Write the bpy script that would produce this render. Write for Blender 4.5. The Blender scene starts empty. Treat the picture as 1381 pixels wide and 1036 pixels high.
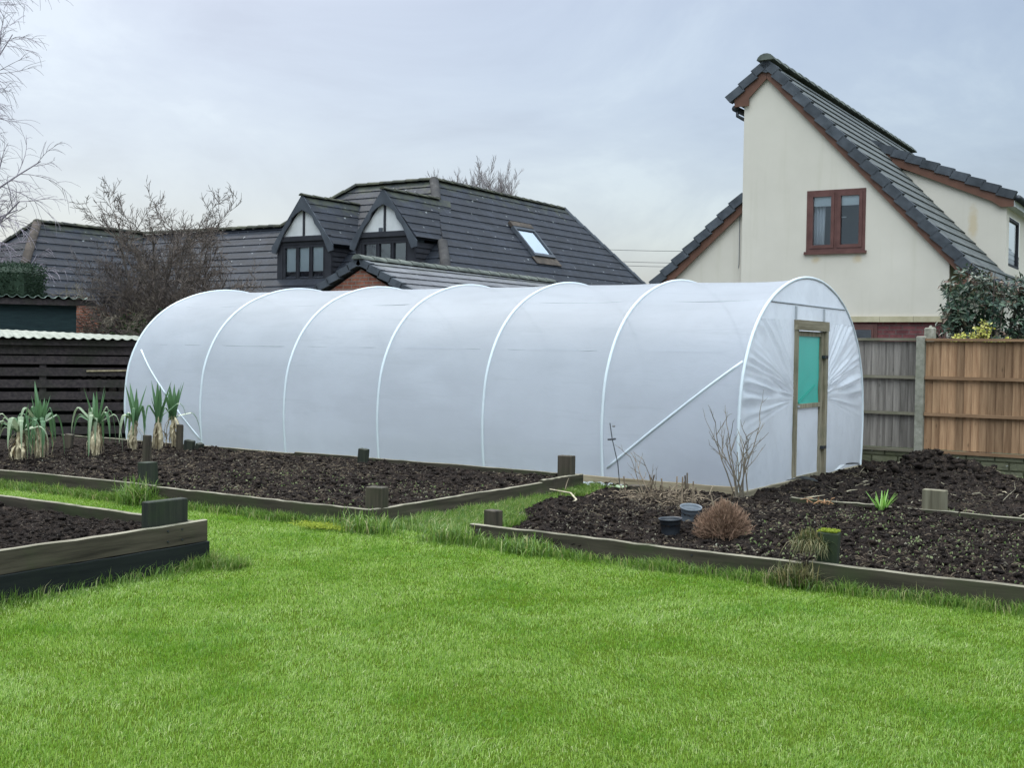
import bpy, math, random
import numpy as np
from math import sin, cos, pi, radians, sqrt, atan, atan2
from mathutils import Vector, Matrix, noise as mnoise
R = radians
rnd = random.Random(7)

# ------------------------------------------------------------------ camera
FPX, HOR, ROLL, YAW, CAMZ = 1600.0, 472.0, R(0.8), R(33.3), 1.5
sc = bpy.context.scene
C = sc.collection
cd = bpy.data.cameras.new('camera'); cam = bpy.data.objects.new('camera', cd); C.objects.link(cam)
sc.camera = cam
cd.sensor_width = 36; cd.lens = FPX / 1381 * 36; cd.clip_end = 2000; cd.clip_start = 0.05
pit = atan((HOR - 518) / FPX)
fw = Vector((-sin(YAW) * cos(pit), cos(YAW) * cos(pit), sin(pit)))
rt = Vector((cos(YAW), sin(YAW), 0)); up = rt.cross(fw)
rt2 = rt * cos(ROLL) + up * sin(ROLL); up2 = up * cos(ROLL) - rt * sin(ROLL)
cam.matrix_world = Matrix(((rt2.x, up2.x, -fw.x, 0), (rt2.y, up2.y, -fw.y, 0), (rt2.z, up2.z, -fw.z, CAMZ), (0, 0, 0, 1)))

# ------------------------------------------------------------------ sky, sun, exposure
SUN_EL, SUN_AZ = R(52), R(150)       # azimuth of the direction towards the sun, measured from +X
w = bpy.data.worlds.new("World"); sc.world = w; w.use_nodes = True
nt = w.node_tree; nt.nodes.clear()
def N(t, ty, **k):
    n = t.nodes.new(ty)
    for a, b in k.items():
        if a.startswith('i_'):
            n.inputs[a[2:].replace('_', ' ')].default_value = b
        else: setattr(n, a, b)
    return n
def ramp(t, stops, src=None, interp='LINEAR'):
    n = t.nodes.new('ShaderNodeValToRGB'); cr = n.color_ramp; cr.interpolation = interp
    while len(cr.elements) < len(stops): cr.elements.new(0.5)
    for e, (p, c) in zip(cr.elements, stops):
        e.position = p; e.color = (c, c, c, 1) if isinstance(c, (int, float)) else (*c, 1)
    if src is not None: t.links.new(src, n.inputs[0])
    return n.outputs[0]
def mixc(t, a, b, f, mode='MIX'):
    n = t.nodes.new('ShaderNodeMix'); n.data_type = 'RGBA'; n.blend_type = mode
    for s, v in ((0, f), (6, a), (7, b)):
        if hasattr(v, 'is_linked') or isinstance(v, bpy.types.NodeSocket): t.links.new(v, n.inputs[s])
        else: n.inputs[s].default_value = v if s == 0 else ((*v, 1) if len(v) == 3 else v)
    return n.outputs[2]
out = N(nt, 'ShaderNodeOutputWorld')
sky = N(nt, 'ShaderNodeTexSky', sky_type='NISHITA', sun_disc=False)
sky.sun_elevation = SUN_EL; sky.sun_rotation = R(90) - SUN_AZ; sky.altitude = 50; sky.dust_density = 3
bg1 = N(nt, 'ShaderNodeBackground', i_Strength=0.05); nt.links.new(sky.outputs[0], bg1.inputs[0])
tc = N(nt, 'ShaderNodeTexCoord')
sep = N(nt, 'ShaderNodeSeparateXYZ'); nt.links.new(tc.outputs['Generated'], sep.inputs[0])
# cloud deck: divide by height so that the clouds flatten towards the horizon
addz = N(nt, 'ShaderNodeMath', operation='ADD'); nt.links.new(sep.outputs[2], addz.inputs[0]); addz.inputs[1].default_value = 0.32
comb = N(nt, 'ShaderNodeCombineXYZ')
for i in (0, 1):
    dv = N(nt, 'ShaderNodeMath', operation='DIVIDE'); nt.links.new(sep.outputs[i], dv.inputs[0]); nt.links.new(addz.outputs[0], dv.inputs[1])
    nt.links.new(dv.outputs[0], comb.inputs[i])
nz = N(nt, 'ShaderNodeTexNoise', i_Scale=1.7, i_Detail=8, i_Roughness=0.6, i_Distortion=0.5); nt.links.new(comb.outputs[0], nz.inputs['Vector'])
cl = ramp(nt, [(0.36, (0.25, 0.315, 0.425)), (0.48, (0.37, 0.455, 0.575)), (0.56, (0.44, 0.53, 0.635)), (0.66, (0.60, 0.70, 0.77))], nz.outputs[0])
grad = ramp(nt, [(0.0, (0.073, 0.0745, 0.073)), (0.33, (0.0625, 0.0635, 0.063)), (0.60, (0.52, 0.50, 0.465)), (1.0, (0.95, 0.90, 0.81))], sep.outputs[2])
# extra brightness added to the sky behind the camera, to light the cream wall
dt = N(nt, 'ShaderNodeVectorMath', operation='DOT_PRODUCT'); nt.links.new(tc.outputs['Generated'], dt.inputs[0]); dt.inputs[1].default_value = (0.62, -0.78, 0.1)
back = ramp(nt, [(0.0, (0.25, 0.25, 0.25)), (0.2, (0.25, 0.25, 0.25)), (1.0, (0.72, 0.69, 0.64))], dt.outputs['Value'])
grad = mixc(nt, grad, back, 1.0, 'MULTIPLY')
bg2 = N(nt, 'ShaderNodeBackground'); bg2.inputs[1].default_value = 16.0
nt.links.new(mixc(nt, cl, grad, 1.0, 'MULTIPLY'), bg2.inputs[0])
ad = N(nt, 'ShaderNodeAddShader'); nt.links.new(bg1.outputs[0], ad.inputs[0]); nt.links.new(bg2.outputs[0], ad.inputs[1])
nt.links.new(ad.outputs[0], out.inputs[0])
sl = bpy.data.lights.new('sun', 'SUN'); sl.energy = 1.25; sl.angle = R(10); sl.color = (1, 0.965, 0.91)
so = bpy.data.objects.new('sun', sl); C.objects.link(so)
sd = Vector((cos(SUN_EL) * cos(SUN_AZ), cos(SUN_EL) * sin(SUN_AZ), sin(SUN_EL)))
so.rotation_euler = sd.to_track_quat('Z', 'Y').to_euler()
sc.view_settings.view_transform = 'Standard'; sc.view_settings.look = 'None'
sc.view_settings.exposure = 0.68; sc.view_settings.gamma = 1

# ------------------------------------------------------------------ helpers
ORG = {}
def tag(o, label=None, cat=None, group=None, kind=None):
    if label: o['label'] = label
    if cat: o['category'] = cat
    if group: o['group'] = group
    if kind: o['kind'] = kind
    return o
def thing(name, label, cat, loc, group=None):
    o = bpy.data.objects.new(name, None); C.objects.link(o); o.location = loc
    o.empty_display_size = 0.2
    ORG[o.name] = Vector(loc)
    return tag(o, label, cat, group)
def link(name, me, mat, parent=None, origin=None):
    o = bpy.data.objects.new(name, me); C.objects.link(o)
    if mat is not None:
        for m_ in (mat if isinstance(mat, (list, tuple)) else [mat]): me.materials.append(m_)
    if parent is not None:
        o.parent = parent; ORG[o.name] = ORG[parent.name]
        me.transform(Matrix.Translation(-ORG[parent.name]))
    else:
        org = Vector(origin) if origin is not None else Vector((0, 0, 0))
        ORG[o.name] = org
        if origin is not None:
            me.transform(Matrix.Translation(-org)); o.location = org
    return o
class MB:
    def __init__(s): s.v = []; s.f = []; s.uv = {}; s.mi = []
    def add(s, vs, fs, uvs=None, m=0):
        b = len(s.v); s.v += [tuple(p) for p in vs]
        for k, f in enumerate(fs):
            if uvs: s.uv[len(s.f)] = uvs[k]
            s.f.append(tuple(b + i for i in f)); s.mi.append(m)
        return s
    def box(s, x0, x1, y0, y1, z0, z1, M=None, m=0, ch=0.0):
        if ch > 0:
            c = ch
            vs = []
            for (z, i) in ((z0, c), (z0 + c, 0), (z1 - c, 0), (z1, c)):
                vs += [(x0 + i, y0 + i, z), (x1 - i, y0 + i, z), (x1 - i, y1 - i, z), (x0 + i, y1 - i, z)]
            fs = [(3, 2, 1, 0), (12, 13, 14, 15)]
            for k in range(3):
                for j in range(4):
                    fs.append((k * 4 + j, k * 4 + (j + 1) % 4, k * 4 + 4 + (j + 1) % 4, k * 4 + 4 + j))
        else:
            vs = [(x0, y0, z0), (x1, y0, z0), (x1, y1, z0), (x0, y1, z0), (x0, y0, z1), (x1, y0, z1), (x1, y1, z1), (x0, y1, z1)]
            fs = [(3, 2, 1, 0), (4, 5, 6, 7), (0, 1, 5, 4), (1, 2, 6, 5), (2, 3, 7, 6), (3, 0, 4, 7)]
        if M is not None: vs = [tuple(M @ Vector(p)) for p in vs]
        return s.add(vs, fs, m=m)
    def prism(s, poly, d, m=0):
        """poly: planar 3-D outline, d: extrusion vector"""
        n = len(poly); d = Vector(d); P = [Vector(p) for p in poly]
        vs = P + [p + d for p in P]
        fs = [tuple(range(n)), tuple(range(2 * n - 1, n - 1, -1))] + [(i, (i + 1) % n, n + (i + 1) % n, n + i) for i in range(n)]
        return s.add(vs, fs, m=m)
    def tube(s, pts, rad, n=6, cap=True, m=0):
        P = [Vector(p) for p in pts]
        if not hasattr(rad, '__len__'): rad = [rad] * len(P)
        vs = []; prev = None
        for i, p in enumerate(P):
            t = (P[min(i + 1, len(P) - 1)] - P[max(i - 1, 0)])
            if t.length < 1e-9: t = Vector((0, 0, 1))
            t.normalize()
            if prev is None:
                a = Vector((0, 0, 1)) if abs(t.z) < 0.9 else Vector((1, 0, 0))
                u_ = t.cross(a).normalized()
            else:
                u_ = (prev - t * prev.dot(t))
                u_ = u_.normalized() if u_.length > 1e-6 else t.orthogonal().normalized()
            prev = u_; v_ = t.cross(u_)
            for k in range(n):
                a = 2 * pi * k / n
                vs.append(p + (u_ * cos(a) + v_ * sin(a)) * rad[i])
        fs = []
        for i in range(len(P) - 1):
            for k in range(n):
                fs.append((i * n + k, i * n + (k + 1) % n, (i + 1) * n + (k + 1) % n, (i + 1) * n + k))
        if cap: fs += [tuple(range(n - 1, -1, -1)), tuple(range((len(P) - 1) * n, len(P) * n))]
        return s.add(vs, fs, m=m)
    def ribbon(s, pts, wid, side=None, fold=0.0, m=0):
        """leaf blade: strip with a central fold"""
        P = [Vector(p) for p in pts]; n = len(P); vs = []
        for i, p in enumerate(P):
            t = (P[min(i + 1, n - 1)] - P[max(i - 1, 0)]).normalized()
            sd_ = Vector(side) if side is not None else Vector((1, 0, 0))
            sd_ = (sd_ - t * sd_.dot(t)).normalized(); nn = sd_.cross(t)
            w_ = wid[i]
            if fold: vs += [p - sd_ * w_ + nn * w_ * fold, p, p + sd_ * w_ + nn * w_ * fold]
            else: vs += [p - sd_ * w_, p + sd_ * w_]
        c = 3 if fold else 2; fs = []
        for i in range(n - 1):
            for k in range(c - 1):
                a = i * c + k; fs.append((a, a + 1, a + c + 1, a + c))
        return s.add(vs, fs, m=m)
    def build(s, name, mat, parent=None, smooth=False, origin=None):
        me = bpy.data.meshes.new(name); me.from_pydata(s.v, [], s.f); me.update()
        uvl = me.uv_layers.new(name='UVMap')
        co = np.array(s.v, dtype=np.float64) if s.v else np.zeros((0, 3))
        data = np.zeros((len(me.loops), 2), dtype=np.float32)
        for p in me.polygons:
            if p.index in s.uv:
                for li, uv in zip(p.loop_indices, s.uv[p.index]): data[li] = uv
            else:
                nx, ny, nz_ = abs(p.normal.x), abs(p.normal.y), abs(p.normal.z)
                a, b = (0, 1) if nz_ > max(nx, ny) else ((1, 2) if nx > ny else (0, 2))
                for li in p.loop_indices:
                    c = co[me.loops[li].vertex_index]; data[li] = (c[a], c[b])
        uvl.data.foreach_set('uv', data.ravel())
        if smooth: me.polygons.foreach_set('use_smooth', [True] * len(me.polygons))
        o = link(name, me, mat, parent, origin)
        if isinstance(mat, (list, tuple)): me.polygons.foreach_set('material_index', s.mi)
        return o
def npmesh(name, V, F, mat, parent=None, smooth=False, origin=None):
    """fast mesh from arrays; F is (n,3) or (n,4)"""
    me = bpy.data.meshes.new(name); k = F.shape[1]
    me.vertices.add(len(V)); me.vertices.foreach_set('co', V.astype(np.float32).ravel())
    me.loops.add(F.size); me.loops.foreach_set('vertex_index', F.astype(np.int32).ravel())
    me.polygons.add(len(F)); me.polygons.foreach_set('loop_start', np.arange(0, F.size, k, dtype=np.int32))
    me.polygons.foreach_set('loop_total', np.full(len(F), k, dtype=np.int32))
    if smooth: me.polygons.foreach_set('use_smooth', np.ones(len(F), dtype=bool))
    me.update(calc_edges=True); me.validate()
    return link(name, me, mat, parent, origin)
# lattice noise on numpy arrays
_rs = np.random.RandomState(3); _T = _rs.rand(256, 256)
def vn(x, y):
    xi = np.floor(x).astype(int); yi = np.floor(y).astype(int); fx = x - xi; fy = y - yi
    fx = fx * fx * (3 - 2 * fx); fy = fy * fy * (3 - 2 * fy)
    a = _T[xi % 256, yi % 256]; b = _T[(xi + 1) % 256, yi % 256]; c = _T[xi % 256, (yi + 1) % 256]; d = _T[(xi + 1) % 256, (yi + 1) % 256]
    return (a * (1 - fx) + b * fx) * (1 - fy) + (c * (1 - fx) + d * fx) * fy
def fbm(x, y, sc_, o=4, g=0.5):
    t = 0; a = 1; n = 0
    for k in range(o):
        t = t + a * vn(x * sc_ + 17.3 * k, y * sc_ + 9.1 * k); n += a; a *= g; sc_ *= 2.03
    return t / n - 0.5
def sstep(a, b, x):
    t = np.clip((x - a) / (b - a), 0, 1); return t * t * (3 - 2 * t)

# ------------------------------------------------------------------ materials
def mat(name, col=(0.5, 0.5, 0.5), rough=0.7, spec=0.4, metal=0.0):
    m = bpy.data.materials.new(name); m.use_nodes = True; t = m.node_tree
    b = t.nodes['Principled BSDF']; b.inputs['Base Color'].default_value = (*col, 1)
    b.inputs['Roughness'].default_value = rough; b.inputs['Specular IOR Level'].default_value = spec
    b.inputs['Metallic'].default_value = metal
    return m, t, b
def bump(t, b, src, strength=0.4, dist=0.01):
    n = N(t, 'ShaderNodeBump'); n.inputs['Strength'].default_value = strength; n.inputs['Distance'].default_value = dist
    t.links.new(src, n.inputs['Height']); t.links.new(n.outputs[0], b.inputs['Normal']); return n
def coords(t, kind='Object', scale=(1, 1, 1), rot=(0, 0, 0)):
    c = N(t, 'ShaderNodeTexCoord'); m = N(t, 'ShaderNodeMapping'); m.inputs['Scale'].default_value = scale; m.inputs['Rotation'].default_value = rot
    t.links.new(c.outputs[kind], m.inputs[0]); return m.outputs[0]
def nz_(t, vec, scale, detail=4, rough=0.55, dist=0.0):
    n = N(t, 'ShaderNodeTexNoise', i_Scale=scale, i_Detail=detail, i_Roughness=rough, i_Distortion=dist); t.links.new(vec, n.inputs['Vector']); return n.outputs[0]
def noisy(name, stops, scale=4, rough=0.8, spec=0.3, bstr=0.4, bdist=0.01, mscale=(1, 1, 1), detail=6, island=0.0, bscale=None, extra=None):
    m, t, b = mat(name, rough=rough, spec=spec)
    v = coords(t, scale=mscale); f = nz_(t, v, scale, detail, 0.6)
    c = ramp(t, stops, f)
    if island:
        g = N(t, 'ShaderNodeNewGeometry')
        c = mixc(t, c, ramp(t, [(0, 1 - island), (1, 1 + island)], g.outputs['Random Per Island']), 1.0, 'MULTIPLY')
    if extra: c = extra(t, v, c)
    t.links.new(c, b.inputs['Base Color'])
    if bstr: bump(t, b, nz_(t, v, bscale or scale * 3, 6, 0.65), bstr, bdist)
    return m
def algae(col=(0.045, 0.06, 0.02), amt=0.6, scale=2.2, lo=0.45):
    def f(t, v, c):
        cc = coords(t); k = ramp(t, [(lo, 0.0), (lo + 0.2, amt)], nz_(t, cc, scale, 5, 0.65))
        return mixc(t, c, col, k)
    return f
def wood(name, dark, light, axis=0, alg=None, island=0.12, knots=False):
    s = [14, 14, 14]; s[axis] = 0.9
    def ex(t, v, c):
        if alg: c = alg(t, v, c)
        if knots:
            vo = N(t, 'ShaderNodeTexVoronoi', i_Scale=1.0); s2 = [9, 9, 9]; s2[axis] = 3.2
            t.links.new(coords(t, scale=s2), vo.inputs['Vector'])
            k = ramp(t, [(0.0, 0.75), (0.13, 0.0)], vo.outputs['Distance'])
            c = mixc(t, c, tuple(x * 0.3 for x in dark), k)
        return c
    return noisy(name, [(0.3, dark), (0.7, light)], scale=1.6, rough=0.78, spec=0.25, bstr=0.35, bdist=0.004, mscale=tuple(s), detail=7, island=island, bscale=3, extra=ex)

M = {}
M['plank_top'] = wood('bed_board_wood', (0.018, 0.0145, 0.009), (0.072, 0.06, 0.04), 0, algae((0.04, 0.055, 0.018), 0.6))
M['plank_y'] = wood('bed_board_wood_cross', (0.018, 0.014, 0.009), (0.088, 0.073, 0.05), 1, algae((0.04, 0.055, 0.018), 0.5))
M['board_edge'] = wood('pale_board_edge', (0.10, 0.088, 0.06), (0.27, 0.245, 0.18), 0, algae((0.035, 0.04, 0.015), 0.85, 4.5, 0.47))  # top edges of the boards, paler than their faces
M['board_edge_y'] = wood('pale_board_edge_cross', (0.12, 0.105, 0.07), (0.30, 0.27, 0.20), 1, algae((0.035, 0.04, 0.015), 0.8, 4.5, 0.5))
M['plank_dark'] = wood('dark_lower_board', (0.003, 0.005, 0.005), (0.012, 0.015, 0.013), 1, algae((0.012, 0.018, 0.008), 0.5))  # lower board, much darker than the one above it
M['post'] = wood('weathered_post_wood', (0.022, 0.017, 0.012), (0.085, 0.068, 0.048), 2, algae((0.03, 0.04, 0.015), 0.5))
M['post_green'] = wood('algae_post_wood', (0.010, 0.013, 0.010), (0.038, 0.04, 0.028), 2, algae((0.02, 0.035, 0.012), 0.6))
M['post_pale'] = wood('pale_post_wood', (0.09, 0.078, 0.05), (0.21, 0.19, 0.13), 2)
M['frame_wood'] = wood('tunnel_frame_wood', (0.13, 0.11, 0.07), (0.33, 0.29, 0.205), 2, algae((0.07, 0.075, 0.04), 0.5))
M['rail_wood'] = wood('tunnel_base_rail_wood', (0.17, 0.13, 0.075), (0.38, 0.315, 0.21), 0)
M['rail_wood_y'] = wood('tunnel_end_rail_wood', (0.12, 0.10, 0.06), (0.30, 0.26, 0.18), 1)
M['fence_new'] = wood('orange_fence_wood', (0.185, 0.10, 0.052), (0.40, 0.248, 0.14), 2, None, 0.42, True)
M['fence_old'] = wood('grey_fence_wood', (0.125, 0.11, 0.094), (0.30, 0.265, 0.23), 2, None, 0.36, True)
M['fence_new_x'] = wood('orange_fence_rail', (0.15, 0.085, 0.045), (0.30, 0.18, 0.10), 0)
M['fence_old_x'] = wood('grey_fence_rail', (0.095, 0.08, 0.055), (0.20, 0.18, 0.13), 0, algae((0.08, 0.085, 0.04), 0.5))
M['slat'] = wood('dark_stained_slat', (0.022, 0.017, 0.019), (0.062, 0.048, 0.048), 0, algae((0.02, 0.025, 0.012), 0.5))
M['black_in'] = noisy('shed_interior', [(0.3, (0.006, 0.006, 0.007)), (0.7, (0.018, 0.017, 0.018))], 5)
M['green_wall'] = noisy('dark_green_boards', [(0.3, (0.006, 0.016, 0.018)), (0.8, (0.016, 0.035, 0.036))], 3, mscale=(1, 1, 6))
M['corr_pale'] = noisy('pale_corrugated_sheet', [(0.3, (0.17, 0.18, 0.145)), (0.7, (0.28, 0.29, 0.24))], 3, rough=0.6, bstr=0.1, extra=algae((0.12, 0.14, 0.08), 0.5, 4, 0.5))
M['corr_green'] = noisy('mossy_corrugated_sheet', [(0.3, (0.13, 0.18, 0.15)), (0.7, (0.26, 0.32, 0.27))], 3, rough=0.6, bstr=0.1)
M['brown_pvc'] = noisy('brown_fascia', [(0.3, (0.105, 0.048, 0.03)), (0.7, (0.15, 0.07, 0.045))], 3, rough=0.45, bstr=0.05)
M['brown_frame'] = noisy('red_brown_window_frame', [(0.3, (0.085, 0.036, 0.030)), (0.7, (0.135, 0.062, 0.052))], 6, rough=0.35, bstr=0.03)
M['dark_frame'] = noisy('dark_brown_joinery', [(0.3, (0.016, 0.016, 0.020)), (0.7, (0.032, 0.032, 0.038))], 3, rough=0.6, bstr=0.15)
M['dark_board'] = noisy('dark_grey_bargeboard', [(0.3, (0.042, 0.047, 0.056)), (0.7, (0.075, 0.083, 0.096))], 3, rough=0.7, bstr=0.15)
M['white_panel'] = noisy('white_render_panel', [(0.3, (0.50, 0.50, 0.49)), (0.7, (0.62, 0.61, 0.60))], 3, bstr=0.1)
M['verge'] = noisy('dark_verge_tile', [(0.3, (0.036, 0.041, 0.048)), (0.7, (0.078, 0.086, 0.098))], 5, rough=0.7, bstr=0.2, island=0.2)
M['ridge_moss'] = noisy('mossy_ridge_tile', [(0.35, (0.024, 0.026, 0.025)), (0.52, (0.042, 0.044, 0.028)), (0.72, (0.085, 0.082, 0.055))], 3.5, rough=0.9, bstr=0.5, bdist=0.02, island=0.25)
M['hip_brown'] = noisy('brown_hip_tile', [(0.35, (0.045, 0.037, 0.03)), (0.6, (0.09, 0.07, 0.055)), (0.75, (0.16, 0.14, 0.12))], 4, rough=0.9, bstr=0.4, island=0.25)
M['hip_dark'] = noisy('dark_hip_tile', [(0.35, (0.025, 0.024, 0.025)), (0.6, (0.045, 0.042, 0.04)), (0.75, (0.09, 0.085, 0.08))], 4, rough=0.9, bstr=0.4, island=0.25)
M['ridge_grey'] = noisy('grey_ridge_tile', [(0.35, (0.07, 0.078, 0.068)), (0.7, (0.15, 0.16, 0.135))], 4, rough=0.85, bstr=0.3, island=0.15)
M['stone'] = noisy('buff_string_course', [(0.3, (0.34, 0.29, 0.18)), (0.7, (0.47, 0.41, 0.28))], 4, bstr=0.15, island=0.08)
M['concrete'] = noisy('concrete_post', [(0.3, (0.17, 0.16, 0.125)), (0.6, (0.30, 0.285, 0.23)), (0.8, (0.42, 0.40, 0.34))], 14, rough=0.9, bstr=0.5, bdist=0.004, extra=algae((0.12, 0.125, 0.07), 0.5, 3))
M['lead'] = noisy('lead_flashing', [(0.3, (0.22, 0.23, 0.24)), (0.7, (0.36, 0.37, 0.38))], 4, rough=0.5, bstr=0.1)
M['black_pl'] = noisy('black_plastic', [(0.3, (0.012, 0.015, 0.019)), (0.7, (0.028, 0.032, 0.038))], 6, rough=0.42, spec=0.5, bstr=0.05)
M['grey_pl'] = noisy('faded_grey_plastic', [(0.3, (0.10, 0.115, 0.13)), (0.7, (0.19, 0.21, 0.23))], 6, rough=0.5, bstr=0.05)
M['galv'] = noisy('galvanised_tube', [(0.3, (0.30, 0.32, 0.34)), (0.7, (0.42, 0.44, 0.46))], 6, rough=0.45, bstr=0.05)
M['bark'] = noisy('grey_brown_bark', [(0.3, (0.045, 0.035, 0.03)), (0.7, (0.12, 0.10, 0.088))], 9, rough=0.9)
M['twig_grey'] = noisy('grey_mauve_twigs', [(0.3, (0.075, 0.065, 0.068)), (0.7, (0.15, 0.13, 0.128))], 5, rough=0.9, bstr=0)
M['twig_far'] = noisy('far_brown_twigs', [(0.3, (0.17, 0.15, 0.15)), (0.7, (0.27, 0.24, 0.235))], 5, rough=0.9, bstr=0)
M['twig_brown'] = noisy('brown_twigs', [(0.3, (0.05, 0.038, 0.033)), (0.7, (0.14, 0.11, 0.09))], 4, rough=0.9, bstr=0, island=0.4)
M['birch_tw'] = noisy('birch_twigs', [(0.3, (0.17, 0.145, 0.17)), (0.7, (0.30, 0.26, 0.29))], 3, rough=0.9, bstr=0)
M['cane'] = noisy('cane_twigs', [(0.3, (0.10, 0.082, 0.055)), (0.7, (0.24, 0.20, 0.15))], 9, rough=0.8, bstr=0.2)
M['straw'] = noisy('pale_straw', [(0.3, (0.28, 0.23, 0.14)), (0.7, (0.52, 0.46, 0.33))], 20, rough=0.8, bstr=0, island=0.4)
M['straw_dull'] = noisy('dull_straw', [(0.3, (0.13, 0.11, 0.075)), (0.7, (0.34, 0.30, 0.22))], 20, rough=0.8, bstr=0, island=0.5)
M['debris'] = noisy('brown_debris', [(0.3, (0.07, 0.05, 0.033)), (0.7, (0.26, 0.20, 0.135))], 20, rough=0.9, bstr=0, island=0.5)
M['rust'] = noisy('rusty_brown_twigs', [(0.3, (0.13, 0.075, 0.048)), (0.7, (0.31, 0.20, 0.135))], 12, rough=0.9, bstr=0, island=0.45)
M['orange_dry'] = noisy('orange_dry_stalk', [(0.3, (0.16, 0.08, 0.04)), (0.7, (0.32, 0.18, 0.09))], 12, rough=0.9, bstr=0, island=0.3)
M['dry_leaf'] = noisy('dry_leek_skin', [(0.3, (0.20, 0.155, 0.085)), (0.7, (0.52, 0.44, 0.29))], 14, rough=0.8, bstr=0.3, bdist=0.003, island=0.5)
M['white_pl'] = noisy('white_plastic_sheet', [(0.3, (0.30, 0.32, 0.32)), (0.7, (0.46, 0.48, 0.49))], 6, rough=0.35, bstr=0.4)
M['rib'] = noisy('white_hoop_tube', [(0.3, (0.55, 0.60, 0.62)), (0.7, (0.61, 0.66, 0.68))], 6, rough=0.4, bstr=0.03)
M['curtain'] = noisy('white_curtain', [(0.3, (0.55, 0.57, 0.6)), (0.7, (0.72, 0.73, 0.75))], 2, mscale=(30, 1, 1), bstr=0.3)
M['blind'] = noisy('pale_roller_blind', [(0.3, (0.55, 0.58, 0.58)), (0.7, (0.62, 0.65, 0.65))], 2, bstr=0)
M['room'] = noisy('dark_room', [(0.3, (0.07, 0.09, 0.11)), (0.7, (0.11, 0.13, 0.155))], 2, bstr=0)
M['cable'] = noisy('black_cable', [(0.3, (0.03, 0.03, 0.035)), (0.7, (0.05, 0.05, 0.055))], 2, bstr=0)

def leafmat(name, stops, transl=0.35, rough=0.5, island=True, spec=0.4, patch=None, bright=1.0):
    m, t, b = mat(name, rough=rough, spec=spec)
    g = N(t, 'ShaderNodeNewGeometry')
    c = ramp(t, stops, g.outputs['Random Per Island'])
    if patch:
        v = coords(t); k = nz_(t, v, patch[0], 3, 0.6)
        c = mixc(t, c, ramp(t, [(0.36, patch[1]), (0.5, (1, 1, 1)), (0.64, patch[2])], k), 1.0, 'MULTIPLY')
    t.links.new(c, b.inputs['Base Color'])
    tr = N(t, 'ShaderNodeBsdfTranslucent'); t.links.new(c, tr.inputs[0])
    mx = N(t, 'ShaderNodeMixShader'); mx.inputs[0].default_value = transl
    t.links.new(b.outputs[0], mx.inputs[1]); t.links.new(tr.outputs[0], mx.inputs[2])
    t.links.new(mx.outputs[0], t.nodes['Material Output'].inputs[0])
    return m
M['grass'] = leafmat('lawn_grass', [(0, (0.075, 0.17, 0.014)), (0.3, (0.172, 0.305, 0.033)), (0.7, (0.28, 0.435, 0.062)), (0.9, (0.38, 0.52, 0.125)), (1, (0.58, 0.62, 0.29))], 0.42, 0.33, patch=(1.4, (0.66, 0.80, 0.46), (1.16, 1.1, 1.4)))  # random blade tones; palest ones and bluish patches put highlights into the colour
M['long_grass'] = leafmat('long_grass', [(0, (0.06, 0.13, 0.016)), (0.6, (0.135, 0.24, 0.036)), (0.86, (0.23, 0.32, 0.07)), (1, (0.44, 0.39, 0.20))], 0.4, 0.45)
M['dead_grass'] = leafmat('tussock_grass', [(0, (0.05, 0.07, 0.02)), (0.5, (0.11, 0.115, 0.04)), (1, (0.26, 0.21, 0.10))], 0.35, 0.6)
M['leek_leaf'] = leafmat('leek_leaf', [(0, (0.045, 0.115, 0.055)), (0.6, (0.095, 0.185, 0.08)), (1, (0.19, 0.27, 0.12))], 0.25, 0.4)
M['leek_pale'] = leafmat('pale_leek_leaf', [(0, (0.20, 0.29, 0.17)), (1, (0.34, 0.39, 0.24))], 0.25, 0.5)
M['daff'] = leafmat('fresh_shoot', [(0, (0.16, 0.34, 0.05)), (1, (0.32, 0.52, 0.14))], 0.35, 0.4)
M['weed'] = leafmat('small_weed', [(0, (0.10, 0.16, 0.045)), (0.6, (0.22, 0.27, 0.11)), (1, (0.38, 0.40, 0.22))], 0.3, 0.6)
M['moss'] = leafmat('yellow_moss', [(0, (0.18, 0.25, 0.02)), (1, (0.40, 0.44, 0.06))], 0.2, 0.8)
M['photinia'] = leafmat('red_tinged_leaf', [(0, (0.022, 0.045, 0.026)), (0.4, (0.045, 0.075, 0.045)), (0.66, (0.085, 0.11, 0.065)), (0.85, (0.115, 0.085, 0.05)), (1, (0.16, 0.085, 0.06))], 0.2, 0.42, spec=0.4)
M['photinia_dark'] = leafmat('dark_glossy_leaf', [(0, (0.018, 0.042, 0.026)), (0.6, (0.035, 0.07, 0.042)), (1, (0.08, 0.13, 0.07))], 0.2, 0.42, spec=0.4)
M['yellow_leaf'] = leafmat('yellow_variegated_leaf', [(0, (0.18, 0.24, 0.04)), (0.5, (0.50, 0.47, 0.07)), (1, (0.68, 0.62, 0.20))], 0.3, 0.5)
M['hedge'] = leafmat('conifer_hedge_leaf', [(0, (0.010, 0.026, 0.014)), (1, (0.03, 0.058, 0.028))], 0.15, 0.7)
M['ivy'] = leafmat('undergrowth_leaf', [(0, (0.03, 0.06, 0.02)), (1, (0.08, 0.12, 0.04))], 0.2, 0.6)

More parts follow.
